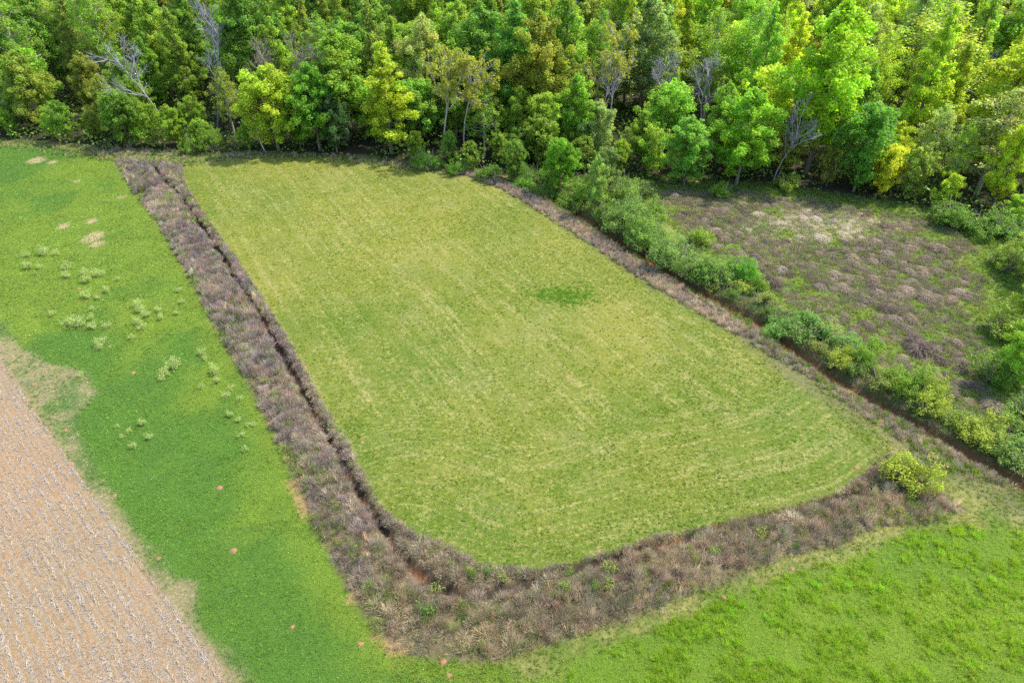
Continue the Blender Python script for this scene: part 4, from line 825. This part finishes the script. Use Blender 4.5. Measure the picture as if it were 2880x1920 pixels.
def weeds():
    r = rng_of(101)
    def mk(seed):
        q = rng_of(seed); w = Bag(); f = Bag()
        for i in range(13):
            a = q.random() * 6.28; e = q.uniform(.6, 1.4); d = np.array([math.cos(a) * math.cos(e), math.sin(a) * math.cos(e), math.sin(e)])
            pts = limb_path(q.normal(0, .05, 3) * np.array([1, 1, 0]), d, q.uniform(.7, 1.15), q, .1, 4, .08); tube(w, pts, np.linspace(.016, .007, 5), 3, (.36, .33, .24))
            for k in range(5):
                c = pts[2 + k % 3] + q.normal(0, .11, 3); clump(f, c, .19, 8, q, .05, np.ones(3) * q.uniform(.85, 1.15), 1.0)
        return w.mesh('stems'), f.mesh('foliage')
    K = [mk(400 + i) for i in range(5)]
    Z = [(-71.33, 92.08, 1.5), (-69.24, 92.08, 1.1), (-73.51, 91.62, 1), (-71.01, 87.85, 1.4), (-69.41, 87.85, 1), 
    (-65.13, 87.65, 1.3), (-64.12, 85.33, 1.2), (-61.82, 85.95, 1.3), (-60.37, 83.91, 1.3), (-59.52, 85.54, 1.4), 
    (-56.32, 84.31, 0.8), (-58.61, 80.02, 1.3), (-56.92, 79.63, 0.8), (-56.55, 81.34, 1), (-50.62, 77.8, 1.3), 
    (-49.79, 76.36, 1.4), (-48.29, 75.14, 1.2), (-47.08, 76.36, 0.9), (-46.08, 74.45, 1), (-44.47, 75.66, 0.7), 
    (-44.75, 78.35, 0.8), (-46.41, 81.54, 0.8), (-56.26, 76.89, 0.8), (-55.4, 74.79, 0.9), (-57.84, 73.28, 1.1), 
    (-56.07, 72.94, 1.7), (-54.03, 72.61, 1.1), (-52.15, 72.61, 1), (-48.61, 73.28, 1.1), (-47.44, 72.11, 1.1), 
    (-47.8, 70.02, 0.8), (-51.13, 68.78, 1.3), (-50.86, 67.87, 0.9), (-37.81, 66.97, 1), (-37.12, 65.8, 0.8), 
    (-39.89, 63.94, 1.7), (-40.58, 62.7, 1.3), (-40.62, 61.76, 0.8), (-34.98, 62.98, 1.4), (-34.07, 61.36, 0.9), 
    (-35.36, 60.31, 0.7), (-31.96, 60.05, 0.7), (-32.1, 58.78, 0.9), (-30.64, 55.62, 0.8), (-29.43, 54.81, 0.7), 
    (-30.35, 58.15, 0.7), (-28.08, 54.0, 0.6), (-27.54, 54.0, 0.6), (-39.51, 54.23, 0.9), (-37.83, 52.12, 0.8), 
    (-41.94, 53.78, 0.5), (-40.48, 53.11, 0.6), (-40.84, 52.23, 0.6), (-39.02, 50.72, 0.7), (-28.29, 52.23, 0.8), 
    (-27.23, 50.31, 0.7), (-60.94, 75.66, 0.9), (-50.4, 62.43, 0.8)]
    for i, (x, y, s) in enumerate(Z):
        big = s > 1.25; lab = 'large pale feathery weed bush standing in the dark clover' if big else 'small pale feathery weed standing in the dark clover'
        put('weed', K[i % 5], BP, x, y, (s * r.uniform(.85, 1.1), s * r.uniform(.85, 1.1), s * .95), r.random() * 6.28, (.43, .51, .17), (1.2, 1.2, 1.1), lab, 'weed', 'large pale weeds in the clover' if big else 'small pale weeds in the clover')
    # ant mounds of bare clay
    m, n, l = nt_new('clay_mound'); p = n.new('ShaderNodeBsdfPrincipled'); p.inputs['Roughness'].default_value = .95
    tc = n.new('ShaderNodeTexCoord'); ns = n.new('ShaderNodeTexNoise'); ns.inputs['Scale'].default_value = 9; ns.inputs['Detail'].default_value = 5
    cr = n.new('ShaderNodeValToRGB'); cr.color_ramp.elements[0].position = .35; cr.color_ramp.elements[0].color = (.16, .08, .036, 1); cr.color_ramp.elements[1].position = .65; cr.color_ramp.elements[1].color = (.25, .135, .066, 1)
    l.new(tc.outputs['Object'], ns.inputs['Vector']); l.new(ns.outputs[0], cr.inputs[0]); l.new(cr.outputs[0], p.inputs['Base Color'])
    o = n.new('ShaderNodeOutputMaterial'); l.new(p.outputs[0], o.inputs[0])
    def mound(seed):
        q = rng_of(seed); th = np.linspace(0, 2 * PI, 15)[:-1]; V = [np.array([[0, 0, .23]])]
        for k, (rr, h) in enumerate(((.14, .21), (.27, .14), (.38, .05), (.47, -.06))):
            ra = rr * (1 + q.normal(0, .09, 14)); V.append(np.stack([np.cos(th) * ra, np.sin(th) * ra, h * (1 + q.normal(0, .12, 14))], 1))
        V = np.concatenate(V); i = np.arange(14); T = np.stack([i * 0, 1 + i, 1 + (i + 1) % 14], 1)
        Q = np.concatenate([np.stack([1 + k * 14 + i, 1 + (k + 1) * 14 + i, 1 + (k + 1) * 14 + (i + 1) % 14, 1 + k * 14 + (i + 1) % 14], 1) for k in range(3)])
        me = mesh('ant_mound', V, [Q, T], smooth=True); me.materials.append(m); return me
    KM = [mound(450 + i) for i in range(4)]
    A = [(-44.69, 63.25, 'c'), (-54.98, 63.25, 's'), (-55.21, 61.09, 's'), (-54.29, 58.28, 's'), (-44.71, 82.12, 'c'), 
    (-24.82, 64.37, 'p'), (-49.99, 68.48, 'c'), (-60.8, 82.12, 'c'), (-23.82, 60.97, 'p'), (-47.49, 53.44, 's'), 
    (-28.23, 45.27, 'c'), (-37.94, 44.33, 's'), (-24.49, 38.01, 'c'), (-17.43, 30.75, 'c'), (-44.28, 48.5, 's'), 
    (-30.8, 37.25, 's'), (-15.53, 41.54, 'b'), (-13.01, 37.55, 'b'), (-5.25, 27.95, 'b'), (-4.73, 26.93, 'h'), 
    (-11.79, 29.38, 'c'), (7.57, 37.93, 'p'), (-2.54, 32.02, 'b'), (-1.59, 31.7, 'b'), (39.95, 54.91, 'r'), 
    (34.33, 47.97, 'p'), (23.95, 36.11, 'h'), (17.48, 33.38, 'h'), (6.34, 62.43, 'p'), (-15.65, 51.58, 'p')]
    for i, (x, y, w) in enumerate(A):
        o = bpy.data.objects.new('ant_mound', KM[i % 4]); C.objects.link(o); o.location = (x, y, GRASS_Z(x, y) + .02); s = r.uniform(.38, .7); o.scale = (s * r.uniform(.8, 1.3), s, s * .7); o.rotation_euler = (0, 0, r.random() * 6)
        tag(o, {'c': 'bare orange clay ant mound in the dark clover', 's': 'bare orange clay ant mound in the weedy margin by the stubble', 'p': 'bare orange clay ant mound on the mown pasture', 'b': 'bare orange clay ant mound among the brown ditch weeds', 'h': 'bare orange clay ant mound at the edge of the bright hay grass', 'r': 'bare orange clay ant mound in the rough grass by the stream'}[w], 'ant mound', {'c': 'ant mounds in the clover', 's': 'ant mounds by the stubble', 'p': 'ant mounds on the pasture', 'b': 'ant mounds in the ditch weeds', 'h': 'ant mounds by the hay grass', 'r': 'ant mounds by the stream'}[w])
weeds()

def tussocks():
    r = rng_of(121)
    def mk(seed, droop):
        q = rng_of(seed); B = Bag(); n = 620; th = q.random(n) * 2 * PI; u = q.random(n) ** .5
        b = np.stack([np.cos(th) * u * .55, np.sin(th) * u * .55, .62 * np.sqrt(1.02 - u * u) + q.normal(0, .04, n)], 1)
        u = u * (1 + .22 * np.cos(2 * th + seed)); b[:, :2] *= (1 + .22 * np.cos(2 * th + seed))[:, None]; a2 = th + q.normal(0, .9, n); L = q.uniform(.3, .6, n)
        mid = b + np.stack([np.cos(a2) * L * .5, np.sin(a2) * L * .5, .10 - .2 * u], 1) + q.normal(0, .04, (n, 3))
        tip = b * np.array([1.08, 1.08, 1]) + np.stack([np.cos(a2) * L * .8, np.sin(a2) * L * .8, -droop * .5 - .4 * u], 1) + q.normal(0, .05, (n, 3)); tip[:, 2] = np.maximum(tip[:, 2], .0); mid[:, 2] = np.maximum(mid[:, 2], .05)
        V, Q, T = blades2(b, mid, tip, .014, q); B.add(V, Q, T, np.repeat(jit((1, 1, 1), n, q, .22, .04), 5, 0))
        # solid heart of matted stems
        k = 12; t2 = np.arange(k) * 2 * PI / k; rings = [(.66, -.08), (.58, .18), (.42, .36), (.2, .46)]; lob = 1 + .22 * np.cos(2 * t2 + q.random() * 6) + .14 * np.cos(3 * t2 + q.random() * 6)
        VV = np.concatenate([np.stack([np.cos(t2) * a * lob * q.uniform(.88, 1.12, k), np.sin(t2) * a * lob * q.uniform(.88, 1.12, k), h * q.uniform(.75, 1.15, k)], 1) for a, h in rings] + [np.array([[0, 0, .48]])]); i = np.arange(k)
        QQ = np.concatenate([np.stack([j * k + i, j * k + (i + 1) % k, (j + 1) * k + (i + 1) % k, (j + 1) * k + i], 1) for j in range(3)]); TT = np.stack([3 * k + i, 3 * k + (i + 1) % k, i * 0 + 4 * k], 1)
        H = Bag(); H.add(VV, QQ, TT, (.7, .68, .66))
        return H.mesh('matted_heart', True), B.mesh('stems')
    K = [mk(500 + i, .22) for i in range(5)]
    cand = sample(MARSH, 9000, r); x, y = cand[:, 0], cand[:, 1]; s_ = sdist(MARSH, x, y); g = fbm(x, y, 5, 3)
    band = sstep(-1.5, -6, s_) * (g > .37); cand = cand[(band > r.random(len(x)))]
    pts = []
    for px, py in cand:
        if px > 66 - .0 * py: continue
        if all((px - a) ** 2 + (py - b) ** 2 > (1.05 * (s + .95)) ** 2 * .36 for a, b, s in pts): pts.append((px, py, r.uniform(.55, 1.1) + .9 * r.random() ** 2.5))
        if len(pts) >= 290: break
    TAN = [(51.67, 101.87)][0]
    B = Bag(); q = sample(MARSH, area_box(MARSH) * 3.2, r); q = q[(fbm(q[:, 0], q[:, 1], 3.5, 3) > .41) & (sdist(MARSH, q[:, 0], q[:, 1]) < -1.5) & (q[:, 0] < 72)]
    tn = np.exp(-(((q[:, 0] - TAN[0]) / 13) ** 2 + ((q[:, 1] - TAN[1]) / 7) ** 2)) + r.normal(0, .2, len(q)) > .5
    V, T, c = brush(q[~tn], r, 40, (.27, .22, .16), .45, .75); B.add(V, None, T, c)
    V, T, c = brush(q[tn], r, 40, (.50, .43, .31), .35, .8); B.add(V, None, T, c)
    tag(obj('matted_dry_grass', B.mesh('matted_dry_grass'), M_DRY), 'flattened dead grass between the tussocks of the wet meadow', 'dry grass', kind='stuff')
    tan_c = [(50.24, 101.87)][0]
    def spot(x, y):
        d = float(-sdist(FOREST, np.array([x]), np.array([y]))[0]); t = float(pdist(STREAM, np.array([x]), np.array([y]))[0][0])
        return 'at the shaded wood side of the wet meadow' if d > -11 else ('beside the stream thicket' if t < 11 else ('in the middle of the wet meadow' if x < 50 else 'by the meadow side trees'))
    for i, (px, py, s) in enumerate(pts):
        tan = math.exp(-(((px - tan_c[0]) / 11) ** 2 + ((py - tan_c[1]) / 6) ** 2)) + r.normal(0, .15) > .45
        colr = (.44, .375, .28) if tan else np.array((.255, .205, .15)) * r.uniform(.5, 1.2) * np.array([1, r.uniform(.97, 1.06), r.uniform(.9, 1.1)])
        me = K[i % 5]
        put('tussock', me, ('matted_heart', 'stems'), px, py, (s * r.uniform(.95, 1.6), s * r.uniform(.9, 1.3), s * (.36 if tan else .5) * r.uniform(.8, 1.3)), r.random() * 6.28, tuple(colr), tuple(np.array(colr) * .8),
            *(lambda lb: (lb, 'tussock', lb.replace('tussock', 'tussocks')))(
                ('large ' if s > 1.3 else ('small ' if s < .95 else '')) + ('straw pale collapsed tussock' if tan else ('dark brown matted tussock' if colr[0] < .19 else 'light brown matted tussock')) + ' ' + spot(px, py)), mats=(M_BARK, M_DRY))
    print('tussocks', len(pts))
tussocks()
